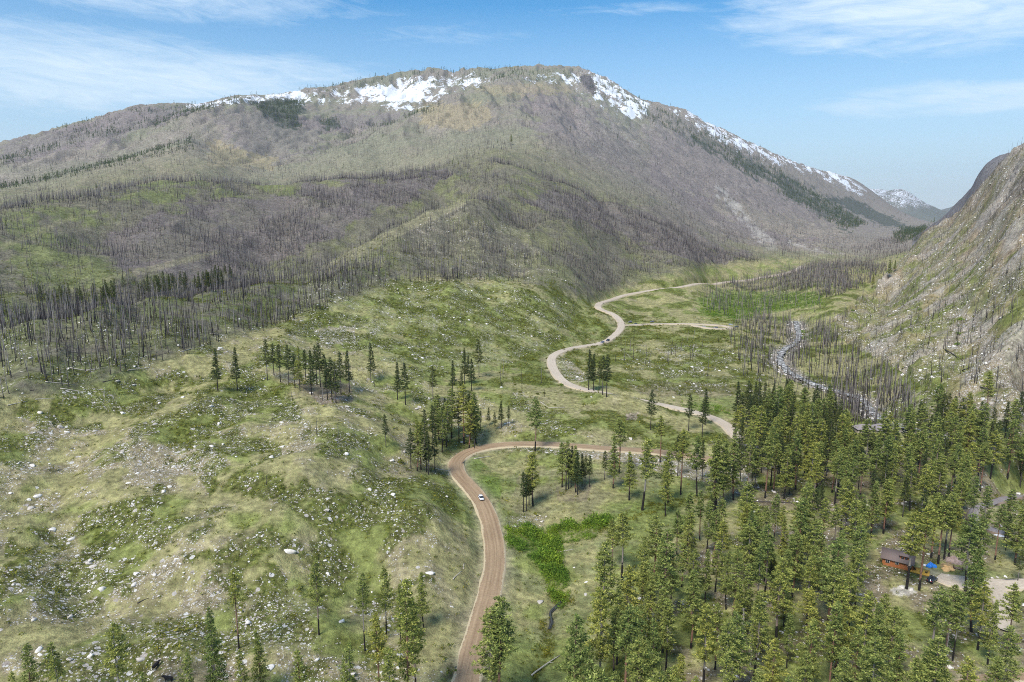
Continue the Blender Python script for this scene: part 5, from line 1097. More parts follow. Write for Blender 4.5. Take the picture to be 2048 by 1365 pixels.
# ------------------------------------------------------------------ far living conifers
def lowconifer(seed, H=14.0):
    q = np.random.default_rng(seed); T = []
    for i in range(26):
        t = q.uniform(0.08, 1); z = H*t; w = 2.1*(1-t)**0.8+0.25; a = q.uniform(0, 6.283); c = np.array([math.cos(a)*w*0.45, math.sin(a)*w*0.45, z]); T.append([c+q.normal(0, .5, 3), c+np.array([math.cos(a)*w*.7, math.sin(a)*w*.7, -0.8]), c+q.normal(0, .6, 3)+[0, 0, 1.2]])
    return np.array(T).reshape(-1, 3), np.arange(78).reshape(-1, 3)
def bandpoly(pts, w): return [(a, b-w) for a, b in pts]+[(a, b+w) for a, b in reversed(pts)]
bands = [(bandpoly([(0, 328), (100, 300), (200, 275), (300, 252), (360, 235), (440, 215), (480, 205)], 6), 0.8, 2300, 3600), (bandpoly([(0, 378), (100, 358), (200, 338), (300, 312), (382, 288)], 6), 0.9, 1700, 2600), ([(300, 300), (385, 282), (385, 300), (300, 318)], 1.0, 1700, 2700),
         ([(500, 215), (550, 205), (600, 196), (612, 215), (590, 235), (598, 262), (570, 255), (530, 232)], 0.9, 2300, 4500), ([(640, 243), (668, 237), (680, 258), (650, 263)], 0.8, 2300, 4200), ([(1370, 260), (1420, 266), (1560, 340), (1660, 405), (1730, 450), (1690, 462), (1600, 410), (1480, 340), (1380, 290)], 0.7, 2000, 7000), ([(1270, 212), (1330, 225), (1390, 262), (1350, 268), (1290, 240)], 0.6, 3000, 6000),
         ([(100, 262), (300, 218), (420, 212), (300, 236), (140, 282)], 0.3, 3000, 4500), ([(1780, 470), (1850, 455), (1850, 475), (1800, 490)], 0.8, 1300, 6000), ([(600, 180), (860, 140), (1000, 140), (1180, 145), (1150, 175), (960, 165), (740, 178), (620, 200)], 0.18, 3400, 5200), ([(1180, 145), (1300, 210), (1460, 280), (1440, 295), (1280, 240), (1180, 190)], 0.25, 3400, 6000), ([(640, 285), (860, 215), (900, 205), (860, 225), (700, 280)], 0.35, 2500, 5000)]
x, y, z, r = rpts(120000, 1300, 7000, -0.66, 0.60, 51); a, b, _ = proj(x, y, z); aj = a+fbm(x, y, 150, 3, 91)*14; bj = b+fbm(x, y, 120, 3, 92)*9; d = np.hypot(x, y)
pk = np.zeros(len(x))
for P_, v, d0, d1 in bands: pk = np.maximum(pk, inpoly(aj, bj, P_)*v*((d > d0) & (d < d1)))
pk = np.maximum(pk, ((b < 470) & (d > 1800))*0.006)
k = (r.random(len(x)) < pk) & visible(x, y, z+12); x, y, z, d = x[k], y[k], z[k], d[k]; print('FARCON', len(x))
s = r.uniform(0.7, 1.35, len(x))*np.clip(1+(d-2500)/5000, 0.9, 1.5)
scatter('conifers_on_mountain', [lowconifer(900+i) for i in range(4)], np.stack([x, y, z], 1), r.uniform(0, 6.28, len(x)), s, NEEDLES, label='dark living conifers in bands on the mountain', tone=r.random(len(x))*0.35)
# living trees in the hollow left of centre, single ones farther off
x, y, z, r = rpts(60000, 440, 900, -0.66, -0.2, 52); a, b, _ = proj(x, y, z)
k = inpoly(a+fbm(x, y, 40, 2, 93)*10, b, [(60, 620), (120, 600), (300, 580), (420, 560), (470, 545), (480, 575), (420, 590), (300, 600), (140, 628)]) & (r.random(len(x)) < 0.028); x, y, z = x[k], y[k], z[k]; print('HOLLOW', len(x))
if len(x): scatter('pines_in_hollow', [(PROTO[q][2][:len(PROTO[q][2])//3*3], np.arange(len(PROTO[q][2])//3*3).reshape(-1, 3)) for q in (2, 3)], np.stack([x, y, z], 1), r.uniform(0, 6.28, len(x)), r.uniform(0.5, 0.75, len(x)), NEEDLES, label='band of living pines in the hollow behind the first ridge', tone=0.8+r.random(len(x))*0.2)
FT = [(1022, 290, 268, 'lone dark conifer on the upper spur of the mountain'), (905, 332, 320, 'left of two small dark conifers on the middle spur'), (917, 333, 321, 'right of two small dark conifers on the middle spur'), (193, 380, 366, 'lone dark conifer on the left hill below the dark bands'), (1776, 558, 520, 'tall dark conifer at the foot of the rocky right hillside'), (1788, 545, 520, 'smaller dark conifer right of the tall one on the hillside foot'), (1744, 578, 548, 'thin dark conifer left of the tall one on the hillside foot'), (1850, 455, 440, 'left dark conifer on the skyline notch'), (1862, 448, 436, 'right dark conifer on the skyline notch'), (1903, 412, 402, 'tiny conifer on the cliff skyline'), (12, 458, 440, 'dark conifer at the left edge on the green hill')]
for a, b, tt_, lab in FT:
    p = hit(a, b)
    if not p: continue
    hgt = float(np.clip(bark_h(p[0], p[1], p[2], tt_), 6, 32)); s = hgt/24; e = empty('pine_tree', p, r.uniform(0, 6)); e.scale = (s*1.1, s*1.1, s); tag(e, lab, 'pine tree', 'lone conifers on the slopes')
    for nm, me in (('trunk', PROTO[3][0]), ('crown', PROTO[3][1])): o = bpy.data.objects.new(nm, me); C.objects.link(o); o.parent = e
# silver dead trees inside the stand
DTM = [rawmesh('dead_tree', *[np.array(snag_proto(950+i, 17, 60, True)[0]), snag_proto(950+i, 17, 60, True)[1]], simple('silver dead wood', (0.42, 0.37, 0.33), noise=0.25), link=False) for i in range(2)]
for k, (a, b, tt_, lab) in enumerate([(1553, 1060, 982, 'silver twiggy dead tree at the left edge of the forest clearing'), (1683, 1265, 1180, 'pinkish grey dead tree inside the stand left of the cabin'), (1517, 1310, 1205, 'grey dead tree standing low in the middle of the stand'), (1478, 1330, 1212, 'left of the two pale dead treetops low in the stand'), (1500, 1345, 1238, 'right of the two pale dead treetops low in the stand'), (1890, 1330, 1245, 'thin silver dead trunk below the driveway'), (1560, 945, 905, 'grey dead treetop behind the stand edge'), (1263, 1290, 1170, 'grey dead pine at the left of the stand')]):
    p = hit(a, b); s = float(np.clip(bark_h(p[0], p[1], p[2], tt_), 6, 30))/17; o = bpy.data.objects.new('dead_tree', DTM[k % 2]); C.objects.link(o); o.location = p; o.scale = (s*0.85, s*0.85, s); o.rotation_euler = (0, 0, k); tag(o, lab, 'dead tree')
# ------------------------------------------------------------------ small box builder
class MB:
    def __init__(s): s.V = []; s.F = []
    def box(s, x0, x1, y0, y1, z0, z1, tx=0.0):
        k = len(s.V); s.V += [(x0, y0, z0), (x1, y0, z0), (x1, y1, z0), (x0, y1, z0), (x0+tx, y0+tx, z1), (x1-tx, y0+tx, z1), (x1-tx, y1-tx, z1), (x0+tx, y1-tx, z1)]
        s.F += [(k, k+3, k+2, k+1), (k+4, k+5, k+6, k+7), (k, k+1, k+5, k+4), (k+1, k+2, k+6, k+5), (k+2, k+3, k+7, k+6), (k+3, k, k+4, k+7)]; return s
    def poly(s, pts): k = len(s.V); s.V += list(pts); s.F.append(tuple(range(k, k+len(pts)))); return s
    def slab(s, a, b, c, d, th):      # four corners, thickened downward
        k = len(s.V); t = [a, b, c, d]; s.V += t+[(p[0], p[1], p[2]-th) for p in t]
        s.F += [(k, k+1, k+2, k+3), (k+7, k+6, k+5, k+4)]+[(k+i, k+4+i, k+4+(i+1) % 4, k+(i+1) % 4) for i in range(4)]; return s
    def cyl(s, cx, cy_, cz, r_, h, ax='z', n_=10):
        k = len(s.V)
        for e in (0, 1):
            for i in range(n_):
                a = 2*math.pi*i/n_; u, v = r_*math.cos(a), r_*math.sin(a); w = h*e
                s.V.append((cx+u, cy_+v, cz+w) if ax == 'z' else ((cx+u, cy_+w, cz+v) if ax == 'y' else (cx+w, cy_+u, cz+v)))
        s.F += [(k+i, k+(i+1) % n_, k+n_+(i+1) % n_, k+n_+i) for i in range(n_)]+[tuple(k+i for i in reversed(range(n_))), tuple(k+n_+i for i in range(n_))]; return s
    def build(s, name, mat, parent=None): return rawmesh(name, np.array(s.V, float), s.F, mat, parent=parent)
def wood_walls():
    m, nt, b = newmat('orange log walls'); L = nt.links.new; tc = nd(nt, 'TexCoord'); w = nd(nt, 'TexWave', wave_type='BANDS', bands_direction='Z'); w.inputs['Scale'].default_value = 1.3; w.inputs['Distortion'].default_value = 0.4; L(tc.outputs['Object'], w.inputs['Vector'])
    n_ = NOISE(nt, tc.outputs['Object'], 1.6, 4); c = MIX(nt, n_, (0.36, 0.125, 0.045), (0.56, 0.22, 0.085)); c = MIX(nt, RAMP(nt, w.outputs[0], [(0.0, 1.0), (0.25, 0.0)]), c, (0.20, 0.07, 0.03)); L(c, b.inputs['Base Color'])
    bp = nd(nt, 'Bump'); bp.inputs['Distance'].default_value = 0.1; L(w.outputs[0], bp.inputs['Height']); L(bp.outputs[0], b.inputs['Normal']); return m
M_ = dict(wall=wood_walls(), roof=simple('weathered shingle', (0.175, 0.135, 0.125), noise=0.35, scale=5), trim=simple('white window trim', (0.75, 0.72, 0.66), noise=0.05), glass=simple('dark window glass', (0.03, 0.035, 0.04), 0.1, 0.1, spec=0.6), deck=simple('yellow stained deck', (0.62, 0.36, 0.06), noise=0.2), dark=simple('dark wicker', (0.05, 0.035, 0.03)), beam=simple('red brown beam', (0.32, 0.10, 0.05)), roofgrey=simple('grey asphalt roof', (0.27, 0.235, 0.24), noise=0.2), tan=simple('tan siding', (0.36, 0.31, 0.24), noise=0.1), bluetarp=simple('blue tarp', (0.03, 0.19, 0.62), 0.4, 0.25, 2), whitetarp=simple('white sheeting', (0.68, 0.70, 0.74), 0.5, 0.15, 1), chips=simple('orange wood chips', (0.56, 0.36, 0.16), noise=0.4, scale=1.5), wood=simple('split firewood', (0.42, 0.32, 0.24), noise=0.4), steel=simple('grey steel', (0.35, 0.35, 0.37), 0.4, 0.1, metal=0.6), plank=simple('grey planks', (0.55, 0.55, 0.55), noise=0.15))
# cabin: long side faces the camera, gable and deck at its right
a, b = hit(1764, 1129), hit(1820, 1143); ang = math.atan2(b[1]-a[1], b[0]-a[0]); Lc = math.hypot(b[0]-a[0], b[1]-a[1]); zc = CAB[2]-0.05; print('CABIN len', Lc, math.degrees(ang))
cab = empty('log_cabin', (a[0], a[1], zc), ang); tag(cab, 'orange log cabin with grey shingle roof, dormer and yellow deck in the pine clearing', 'cabin')
Wd, Ez, Rz = 6.2, 2.9, 5.0
w = MB(); w.poly([(0, 0, -.4), (Lc, 0, -.4), (Lc, 0, Ez), (0, 0, Ez)]).poly([(Lc, Wd, -.4), (0, Wd, -.4), (0, Wd, Ez), (Lc, Wd, Ez)])
w.poly([(Lc, 0, -.4), (Lc, Wd, -.4), (Lc, Wd, Ez), (Lc, Wd/2, Rz-.12), (Lc, 0, Ez)]).poly([(0, Wd, -.4), (0, 0, -.4), (0, 0, Ez), (0, Wd/2, Rz-.12), (0, Wd, Ez)]); w.build('wall', M_['wall'], cab)
rf = MB(); sl = (Rz-Ez)/(Wd/2); rf.slab((-.7, -.6, Ez-.6*sl+.12), (Lc+1.1, -.6, Ez-.6*sl+.12), (Lc+1.1, Wd/2, Rz+.12), (-.7, Wd/2, Rz+.12), .14).slab((Lc+1.1, Wd+.6, Ez-.6*sl+.12), (-.7, Wd+.6, Ez-.6*sl+.12), (-.7, Wd/2-.002, Rz+.118), (Lc+1.1, Wd/2-.002, Rz+.118), .14)
roof = rf.build('roof', M_['roof'], cab); MB().cyl(Lc*.55, Wd*.62, Rz-.7, .12, 1.3).build('stove_pipe', M_['steel'], roof)
dx0, dx1, dy = Lc*.60, Lc*.93, 0.75; zb = Ez+dy*sl; dm = MB(); dm.poly([(dx0, dy, zb-.1), (dx1, dy, zb-.1), (dx1, dy, 4.75), (dx0, dy, 4.75)]).poly([(dx0, dy, zb-.1), (dx0, dy, 4.75), (dx0, Wd/2, Rz+.1)]).poly([(dx1, dy, 4.75), (dx1, dy, zb-.1), (dx1, Wd/2, Rz+.1)]); dmr = dm.build('dormer', M_['wall'], cab)
MB().slab((dx0-.35, dy-.5, 4.78), (dx1+.35, dy-.5, 4.78), (dx1+.35, Wd/2+.1, Rz+.34), (dx0-.35, Wd/2+.1, Rz+.34), .12).build('dormer_roof', M_['roof'], dmr)
for k in range(3): MB().box(dx0+.4+k*1.1, dx0+1.2+k*1.1, dy-.03, dy-.004, zb+.15, zb+.75).build('dormer_window', M_['glass'], dmr)
def window(par, x, z, ww, hh):
    f = MB().box(x-ww/2-.14, x+ww/2+.14, -.09, -.003, z-hh/2-.14, z+hh/2+.14).build('window', M_['trim'], par); g = MB().box(x-ww/2, x-.04, -.115, -.093, z-hh/2, z+hh/2).box(x+.04, x+ww/2, -.115, -.093, z-hh/2, z+hh/2); g.build('pane', M_['glass'], f)
for x_ in (1.6, 4.4, 8.2): window(cab, x_, 1.75, 1.0 if x_ < 2 else .8, 1.0 if x_ < 2 else .7)
MB().box(Lc+.003, Lc+.06, 2.1, 3.1, 0, 2.05).build('door', M_['beam'], cab)
MB().box(Lc+.6, Lc+.8, .2, .4, -.3, Ez+.1).box(Lc+.6, Lc+.8, Wd-.4, Wd-.2, -.3, Ez+.1).box(Lc+.6, Lc+.8, Wd/2-.1, Wd/2+.1, -.3, Rz-.2).build('porch_post', M_['beam'], cab)
dk = MB(); dk.box(Lc+.1, Lc+5.6, -.6, 3.6, .28, .42)
for k in range(4): dk.box(Lc+.3+k*1.6, Lc+.45+k*1.6, -.5, -.35, -.4, .275)
dk.box(Lc+.1, Lc+5.6, -.66, -.604, .1, .425).box(Lc+5.604, Lc+5.66, -.66, 3.6, .1, .425).build('deck', M_['deck'], cab)
def chair(x, y, rz, lab):
    ca, sa = math.cos(ang), math.sin(ang); e = empty('deck_chair', (a[0]+x*ca-y*sa, a[1]+x*sa+y*ca, zc+.425), rz); tag(e, lab, 'chair', 'chairs on the deck')
    MB().box(-.32, .32, -.3, .3, .36, .46).build('seat', M_['dark'], e); MB().slab((-.32, .28, .45), (.32, .28, .45), (.32, .5, 1.15), (-.32, .5, 1.15), .08).build('backrest', M_['dark'], e)
    for sx_ in (-.3, .24):
        MB().box(sx_, sx_+.06, -.28, -.22, 0, .36).build('leg', M_['dark'], e); MB().box(sx_, sx_+.06, .22, .28, 0, .36).build('leg', M_['dark'], e)
        MB().box(sx_-.03, sx_+.07, -.3, .3, .6, .65).build('armrest', M_['dark'], e)
chair(Lc+1.3, 1.0, 2.2, 'dark chair on the yellow deck nearest the cabin wall'); chair(Lc+3.2, .3, 3.0, 'dark chair in the middle of the yellow deck'); chair(Lc+4.7, .8, 3.8, 'dark chair at the outer corner of the yellow deck')
# second house, grey hip roofs among the pines
hh = hit(1745, 868); hs_ = empty('grey_roofed_house', (hh[0], hh[1], hh[2]-.2), -0.06); tag(hs_, 'house with grey hip roofs half hidden by pines below the river', 'house')
def hip(x0, x1, y0, y1, ze, zr, nm='roof'):
    cx, cy_ = (x0+x1)/2, (y0+y1)/2; k = min(x1-x0, y1-y0)/2*0.85; r1, r2 = (x0+k, cy_, zr), (x1-k, cy_, zr); m = MB(); A, B, C_, D_ = (x0, y0, ze), (x1, y0, ze), (x1, y1, ze), (x0, y1, ze)
    m.poly([A, B, r2, r1]).poly([B, C_, r2]).poly([C_, D_, r1, r2]).poly([D_, A, r1]).poly([D_, C_, B, A]); return m.build(nm, M_['roofgrey'], hs_)
MB().box(.5, 9.5, -4.5, 4.5, -1, 3.6).build('wall', M_['tan'], hs_); hip(-.1, 10.3, -5.2, 5.2, 3.61, 6.6); MB().box(-9.3, .495, -2.5, 4.0, -1, 3.4).build('wing_wall', M_['tan'], hs_); hip(-10, 1.5, -3.2, 4.8, 3.41, 5.7)
for x_ in (2.2, 5, 7.8): f = MB().box(x_-.6, x_+.6, -4.56, -4.503, 1, 2.4).build('window', M_['trim'], hs_); MB().box(x_-.5, x_+.5, -4.59, -4.562, 1.1, 2.3).build('pane', M_['glass'], f)
# heaps by the cabin
def heap(name, px, py, rx, ry, h, mat, label, cat, seed=1):
    p = hit(px, py); q = np.random.default_rng(seed); n_ = 26; V = []; ph = q.uniform(0, 6.28, 4)
    wob = lambda a_: 1+0.22*math.sin(2*a_+ph[0])+0.16*math.sin(3*a_+ph[1])+0.12*math.sin(5*a_+ph[2])
    for i in range(6):
        t = i/5; rr = math.cos(t*math.pi/2)
        for j in range(n_): aa = 2*math.pi*j/n_; k = wob(aa)+q.normal(0, .10); V.append((rx*rr*math.cos(aa)*k, ry*rr*math.sin(aa)*k, h*math.sin(t*math.pi/2)*(1+q.normal(0, .22))-.15*(i == 0)))
    Fq = [(i*n_+j, i*n_+(j+1) % n_, (i+1)*n_+(j+1) % n_, (i+1)*n_+j) for i in range(5) for j in range(n_)]
    o = rawmesh(name, np.array(V), Fq, mat); o.location = p; tag(o, label, cat); return o
heap('blue_tarp_heap', 1862, 1134, 1.5, 1.1, 1.2, M_['bluetarp'], 'bright blue tarp draped over a heap right of the cabin', 'tarp', 2)
heap('tarp', 1851, 1131, .9, .6, .35, M_['whitetarp'], 'crumpled pale sheet left of the blue tarp heap', 'tarp', 3)
heap('woodchip_pile', 1896, 1138, 2.4, 1.7, .7, M_['chips'], 'orange pile of wood chips between the blue tarp and the firewood', 'woodchip pile', 4)
heap('brush_pile', 1908, 1122, 3.2, 2.4, .9, simple('dead brush', (0.34, 0.25, 0.22), noise=0.5, scale=1.2), 'pinkish brown brush pile behind the wood chips', 'brush pile', 5)
o = C.objects[-1]; q = np.random.default_rng(8); V = []; Fq = []
for i in range(420):
    s0 = np.array([q.normal(0, 1.9), q.normal(0, 1.4), abs(q.normal(0, .35))+.1]); dv = q.normal(0, .7, 3)*np.array([1, 1, .35]); k = len(V); V += sliver(s0-dv, s0+dv, .035, np.array([0, 0, 1.0])); Fq.append((k, k+1, k+2)); k = len(V); V += sliver(s0-dv, s0+dv, .04, np.array([.7, -.7, 0])); Fq.append((k, k+1, k+2))
rawmesh('sticks', np.array(V), Fq, simple('dry sticks', (0.45, 0.36, 0.31), noise=0.5, scale=.8), parent=o)
p = hit(1916, 1138); tr = empty('firewood_stack', p, ang+.1); tag(tr, 'low stack of pale firewood in a dark frame right of the wood chips', 'firewood')
m = MB()
for i in range(6):
    for j in range(3): m.cyl(-1.3+.0, -.5+j*.32+(i % 2)*.1, .25+.0+j*.05+i*.0, .17, 2.6, 'x', 7)
m.build('firewood', M_['wood'], tr); MB().box(-1.45, -1.33, -.7, .6, -.1, .9).box(1.32, 1.44, -.7, .6, -.1, .9).box(-1.45, 1.44, -.7, .6, -.1, .06).build('rack', M_['dark'], tr)
heap('white_sheeting', 2003, 1072, 2.6, 1.0, .35, M_['whitetarp'], 'pale sheet lying beside the grey track', 'tarp', 6)
p = hit(1752, 1037); tb = empty('picnic_table', p, .25); tag(tb, 'whitish picnic table among the trunks of the stand', 'picnic table')
MB().box(-1.2, 1.2, -.4, .4, .72, .78).build('tabletop', M_['plank'], tb)
for s_ in (-1, 1): MB().box(-1.2, 1.2, s_*.75-.13, s_*.75+.13, .42, .47).build('bench', M_['plank'], tb); MB().box(s_*.85-.05, s_*.85+.05, -.7, .7, .36, .415).box(s_*.85-.05, s_*.85+.05, -.3, -.2, 0, .715).box(s_*.85-.05, s_*.85+.05, .2, .3, 0, .715).build('leg', M_['plank'], tb)
for k, (a_, b_, s) in enumerate([(1995, 1196, 1.0), (2001, 1206, .9), (1999, 1215, .8), (1974, 1222, .7), (1968, 1217, .6), (1945, 1185, .9), (1938, 1181, .6), (2046, 1210, 1.1), (2024, 1208, .7), (2002, 1224, .8)]):
    q_ = hit(a_, b_); put_rock(q_, s, 1, 'bluish white boulder in the heap below the driveway branch' if a_ > 1960 and a_ < 2010 else ('white boulder between the two driveway trunks' if a_ < 1950 else 'bluish white boulder at the right edge below the driveway'), k, 'bluish white boulders below the driveway')
# ------------------------------------------------------------------ vehicles
def paint(name, col):
    m, nt, b = newmat(name); b.inputs['Base Color'].default_value = col+(1,); b.inputs['Roughness'].default_value = 0.3; b.inputs['Specular IOR Level'].default_value = 0.5; b.inputs['Coat Weight'].default_value = 0.6; return m
TYRE = simple('tyre rubber', (0.02, 0.02, 0.02)); RIM = simple('wheel metal', (0.4, 0.4, 0.42), 0.35, 0.05, metal=0.7); HL = simple('headlight glass', (0.75, 0.76, 0.78), 0.2, 0.02); TL = simple('tail light', (0.45, 0.02, 0.02), 0.3, 0.02); GL_ = simple('car glass', (0.02, 0.024, 0.03), 0.08, 0.05, spec=0.8)
CARP = {}
def car_parts(kind):
    if kind in CARP: return CARP[kind]
    if kind == 'sedan': Ln, Wm, st, belt, roofz, cab_ = 4.7, 1.82, [(-2.35, .45, .62, .70), (-2.25, .32, .80, .82), (-1.7, .25, .90, .90), (-.9, .22, .95, .91), (.6, .22, .93, .91), (1.3, .23, .88, .90), (2.0, .28, .78, .84), (2.32, .42, .62, .70)], .93, 1.42, [(-1.95, -1.15), (1.35, .45)]
    else: Ln, Wm, st, belt, roofz, cab_ = 4.7, 1.9, [(-2.35, .50, .75, .80), (-2.28, .38, 1.02, .90), (-1.6, .30, 1.08, .94), (0, .28, 1.06, .95), (1.0, .28, 1.03, .94), (1.9, .32, .96, .90), (2.30, .45, .80, .80)], 1.07, 1.70, [(-2.2, -1.95), (1.15, .45)]
    V = []; Fq = []
    for x_, z0, z1, hw in st:
        V += [(x_, -hw*.9, z0), (x_, -hw, (z0+z1)/2), (x_, -hw*.93, z1), (x_, hw*.93, z1), (x_, hw, (z0+z1)/2), (x_, hw*.9, z0)]
    n_ = len(st)
    for i in range(n_-1):
        for j in range(6): k2 = (j+1) % 6; Fq.append((i*6+j, (i+1)*6+j, (i+1)*6+k2, i*6+k2))
    Fq += [tuple(range(5, -1, -1)), tuple(range((n_-1)*6, n_*6))]
    body = rawmesh('body', np.array(V), Fq, None, link=False)
    (xb, xbt), (xf, xft) = cab_; hw = Wm/2*.92; ht = Wm/2*.72; b0 = belt-.06
    gl = MB(); g = [(xb, -hw, b0), (xf, -hw, b0), (xf, hw, b0), (xb, hw, b0), (xbt, -ht, roofz), (xft, -ht, roofz), (xft, ht, roofz), (xbt, ht, roofz)]
    gl.V = g; gl.F = [(0, 1, 5, 4), (1, 2, 6, 5), (2, 3, 7, 6), (3, 0, 4, 7), (4, 5, 6, 7)]; glass = rawmesh('windows', np.array(gl.V), gl.F, None, link=False)
    rm = MB().box(xbt-.08, xft+.06, -ht-.03, ht+.03, roofz+.003, roofz+.06, .06)
    for sy_ in (-1, 1):     # pillars
        for (x0, x1) in ((xb, xbt), (xf, xft), ((xb+xf)/2-.05, (xbt+xft)/2)):
            k = len(rm.V); y0, y1 = sy_*(hw+.012), sy_*(ht+.012); rm.V += [(x0-.06, y0, b0), (x0+.06, y0, b0), (x1+.05, y1, roofz+.01), (x1-.05, y1, roofz+.01)]; rm.F.append((k, k+1, k+2, k+3))
    roof_ = rawmesh('roof', np.array(rm.V), rm.F, None, link=False)
    tb_ = MB().cyl(0, -.11, 0, .34 if kind == 'sedan' else .38, .22, 'y', 14); tyre = rawmesh('wheel', np.array(tb_.V), tb_.F, TYRE, link=False); rb = MB().cyl(0, -.125, 0, .20, .25, 'y', 10); rim = rawmesh('rim', np.array(rb.V), rb.F, RIM, link=False)
    hl = MB().box(-.06, .06, -.2, .2, -.07, .07); hlm = rawmesh('headlight', np.array(hl.V), hl.F, HL, link=False); tlm = rawmesh('tail_light', np.array(hl.V), hl.F, TL, link=False)
    CARP[kind] = (body, glass, roof_, tyre, rim, hlm, tlm, Ln); return CARP[kind]
def car(kind, px, py, toward, col, label, loc=None, hd=None):
    body, glass, roof_, tyre, rim, hlm, tlm, Ln = car_parts(kind); p = np.array(hit(px, py)) if loc is None else loc
    if hd is None: q = np.array(hit(*toward)); hd = math.atan2(q[1]-p[1], q[0]-p[0])
    best = None
    for pl, w_ in ALLROADS:
        d2 = (pl[:, 0]-p[0])**2+(pl[:, 1]-p[1])**2; i = d2.argmin()
        if d2[i] < (w_/2+.8)**2 and (best is None or d2[i] < best[0]): best = (d2[i], pl[i, 2]+.13)
    z_ = best[1] if best else H1(p[0], p[1])+.05
    e = empty('car', (p[0], p[1], z_), hd); tag(e, label, 'car')
    def put(me, loc_=(0, 0, 0), par=e, mat=None):
        me2 = me
        if mat: me2 = me.copy(); me2.materials.clear(); me2.materials.append(mat)
        o = bpy.data.objects.new(me.name.split('.')[0], me2); C.objects.link(o); o.parent = par; o.location = loc_; return o
    pm_ = paint('car paint', col); put(body, mat=pm_); put(glass, mat=GL_); put(roof_, mat=pm_)
    R_ = .34 if kind == 'sedan' else .38
    for sx_ in (-1.42, 1.42):
        for sy_ in (-.80, .80): wv = put(tyre, (sx_, sy_, R_)); put(rim, (0, 0, 0), wv)
    for sy_ in (-.6, .6): put(hlm, (2.27, sy_, .68 if kind == 'sedan' else .85)); put(tlm, (-2.30, sy_, .74 if kind == 'sedan' else .92))
    return e
car('sedan', 962, 1001, (976, 1030), (0.82, 0.82, 0.86), 'white car driving on the brown dirt road after the bend')
car('sedan', 1205, 688, (1190, 690.5), (0.30, 0.34, 0.48), 'blue-grey car on the pale road, left of the dark one')
car('suv', 1215.5, 684.5, (1203, 688), (0.03, 0.03, 0.06), 'dark car on the pale road, right of the blue-grey one')
car('suv', 1260, 645.5, (1252, 646), (0.30, 0.30, 0.36), 'grey car parked above the side road junction')
car('sedan', 1271, 649.5, (1260, 650), (0.10, 0.13, 0.15), 'dark green-grey car parked below the side road junction')
car('suv', 1304, 645, (1290, 645.5), (0.12, 0.12, 0.16), 'dark car with pale front parked along the upper side of side road')
car('sedan', 1407, 655, (1420, 657), (0.55, 0.58, 0.62), 'pale car parked left on the lower arm of the loop')
car('suv', 1431, 657, (1420, 656), (0.08, 0.09, 0.12), 'dark car in the middle of the lower arm of the loop')
car('sedan', 1461, 650.5, (1475, 651), (0.45, 0.50, 0.56), 'pale blue car parked behind the loop end')
car('suv', 1473, 655, (1462, 654), (0.03, 0.05, 0.05), 'dark car parked at the far right end of the loop')
car('suv', 1864, 1163, (1880, 1152), (0.012, 0.013, 0.018), 'black off-road car parked on the gravel in front of the cabin deck')
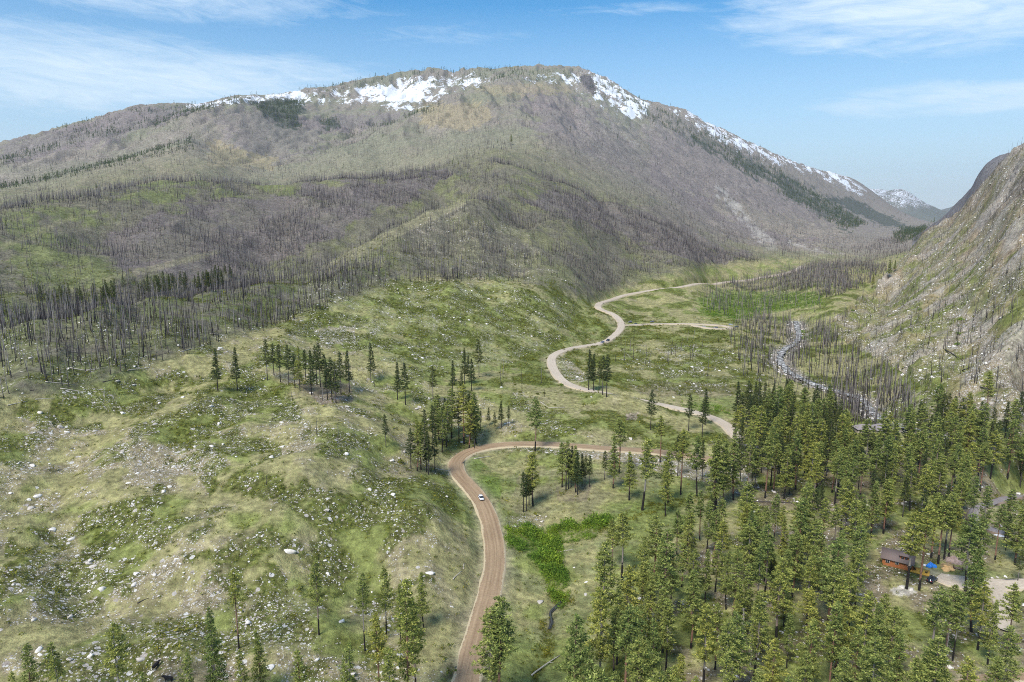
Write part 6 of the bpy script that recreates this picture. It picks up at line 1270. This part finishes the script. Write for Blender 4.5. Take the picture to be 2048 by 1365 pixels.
# ------------------------------------------------------------------ cattle
CM = simple('black cattle hide', (0.015, 0.012, 0.012), 0.7, 0.3)
def cow(px, py, hd, label):
    nodes = [('pel', -.75, 0, 1.12, .34), ('bel', -.1, 0, 1.05, .42), ('che', .6, 0, 1.06, .40), ('nek', 1.0, 0, 1.22, .24), ('hd', 1.38, 0, 1.30, .19), ('muz', 1.72, 0, 1.10, .11), ('tl', -1.12, 0, 1.30, .07), ('tl2', -1.2, 0, .75, .04),
             ('f1', .62, .22, .62, .13), ('f2', .60, .22, .32, .075), ('f3', .62, .22, .03, .07), ('g1', .62, -.22, .62, .13), ('g2', .68, -.22, .32, .075), ('g3', .66, -.22, .03, .07),
             ('h1', -.80, .22, .68, .17), ('h2', -.98, .22, .40, .08), ('h3', -.90, .22, .03, .07), ('k1', -.72, -.22, .68, .17), ('k2', -.90, -.22, .40, .08), ('k3', -.80, -.22, .03, .07), ('e1', 1.30, .26, 1.42, .05), ('e2', 1.30, -.26, 1.42, .05)]
    E = [(0, 1), (1, 2), (2, 3), (3, 4), (4, 5), (0, 6), (6, 7), (2, 8), (8, 9), (9, 10), (2, 11), (11, 12), (12, 13), (0, 14), (14, 15), (15, 16), (0, 17), (17, 18), (18, 19), (4, 20), (4, 21)]
    me = bpy.data.meshes.new('cow'); me.from_pydata([n_[1:4] for n_ in nodes], E, []); o = bpy.data.objects.new('cow', me); C.objects.link(o)
    sk = o.modifiers.new('skin', 'SKIN'); 
    for v, n_ in zip(me.skin_vertices[0].data, nodes): v.radius = (n_[4], n_[4])
    me.skin_vertices[0].data[0].use_root = True; sb = o.modifiers.new('sub', 'SUBSURF'); sb.levels = 1; sb.render_levels = 1; me.materials.append(CM)
    dg = bpy.context.evaluated_depsgraph_get(); ev = o.evaluated_get(dg); me2 = bpy.data.meshes.new_from_object(ev); o.modifiers.clear(); o.data = me2
    if not me2.materials: me2.materials.append(CM)
    o.location = hit(px, py); o.rotation_euler = (0, 0, hd); tag(o, label, 'cow', 'black cattle')
cow(337, 1363, math.pi-.1, 'black cow standing side-on at the bottom edge, head to the left'); cow(312, 1337, 1.3, 'smaller looking black cow seen end-on above the other')
# ------------------------------------------------------------------ air
if HAZE:
    zlo = float(ZF[GD < 15800].min())-1; zhi = max(float(ZF.max()), CAMZ)+25; hv = MB().box(-13000, 13000, -200, 16200, zlo, zhi)
    hm = bpy.data.materials.new('valley haze'); hm.use_nodes = True; hn_ = hm.node_tree; hn_.nodes.clear(); oo = hn_.nodes.new('ShaderNodeOutputMaterial'); vv = hn_.nodes.new('ShaderNodeVolumePrincipled')
    vv.inputs['Color'].default_value = (0.82, 0.88, 1.0, 1); vv.inputs['Density'].default_value = HAZE; vv.inputs['Anisotropy'].default_value = 0.3; hn_.links.new(vv.outputs[0], oo.inputs['Volume'])
    ho = hv.build('haze', hm); tag(ho, 'pale blue air haze over the whole valley', kind='stuff'); print('HAZE', zlo, zhi)
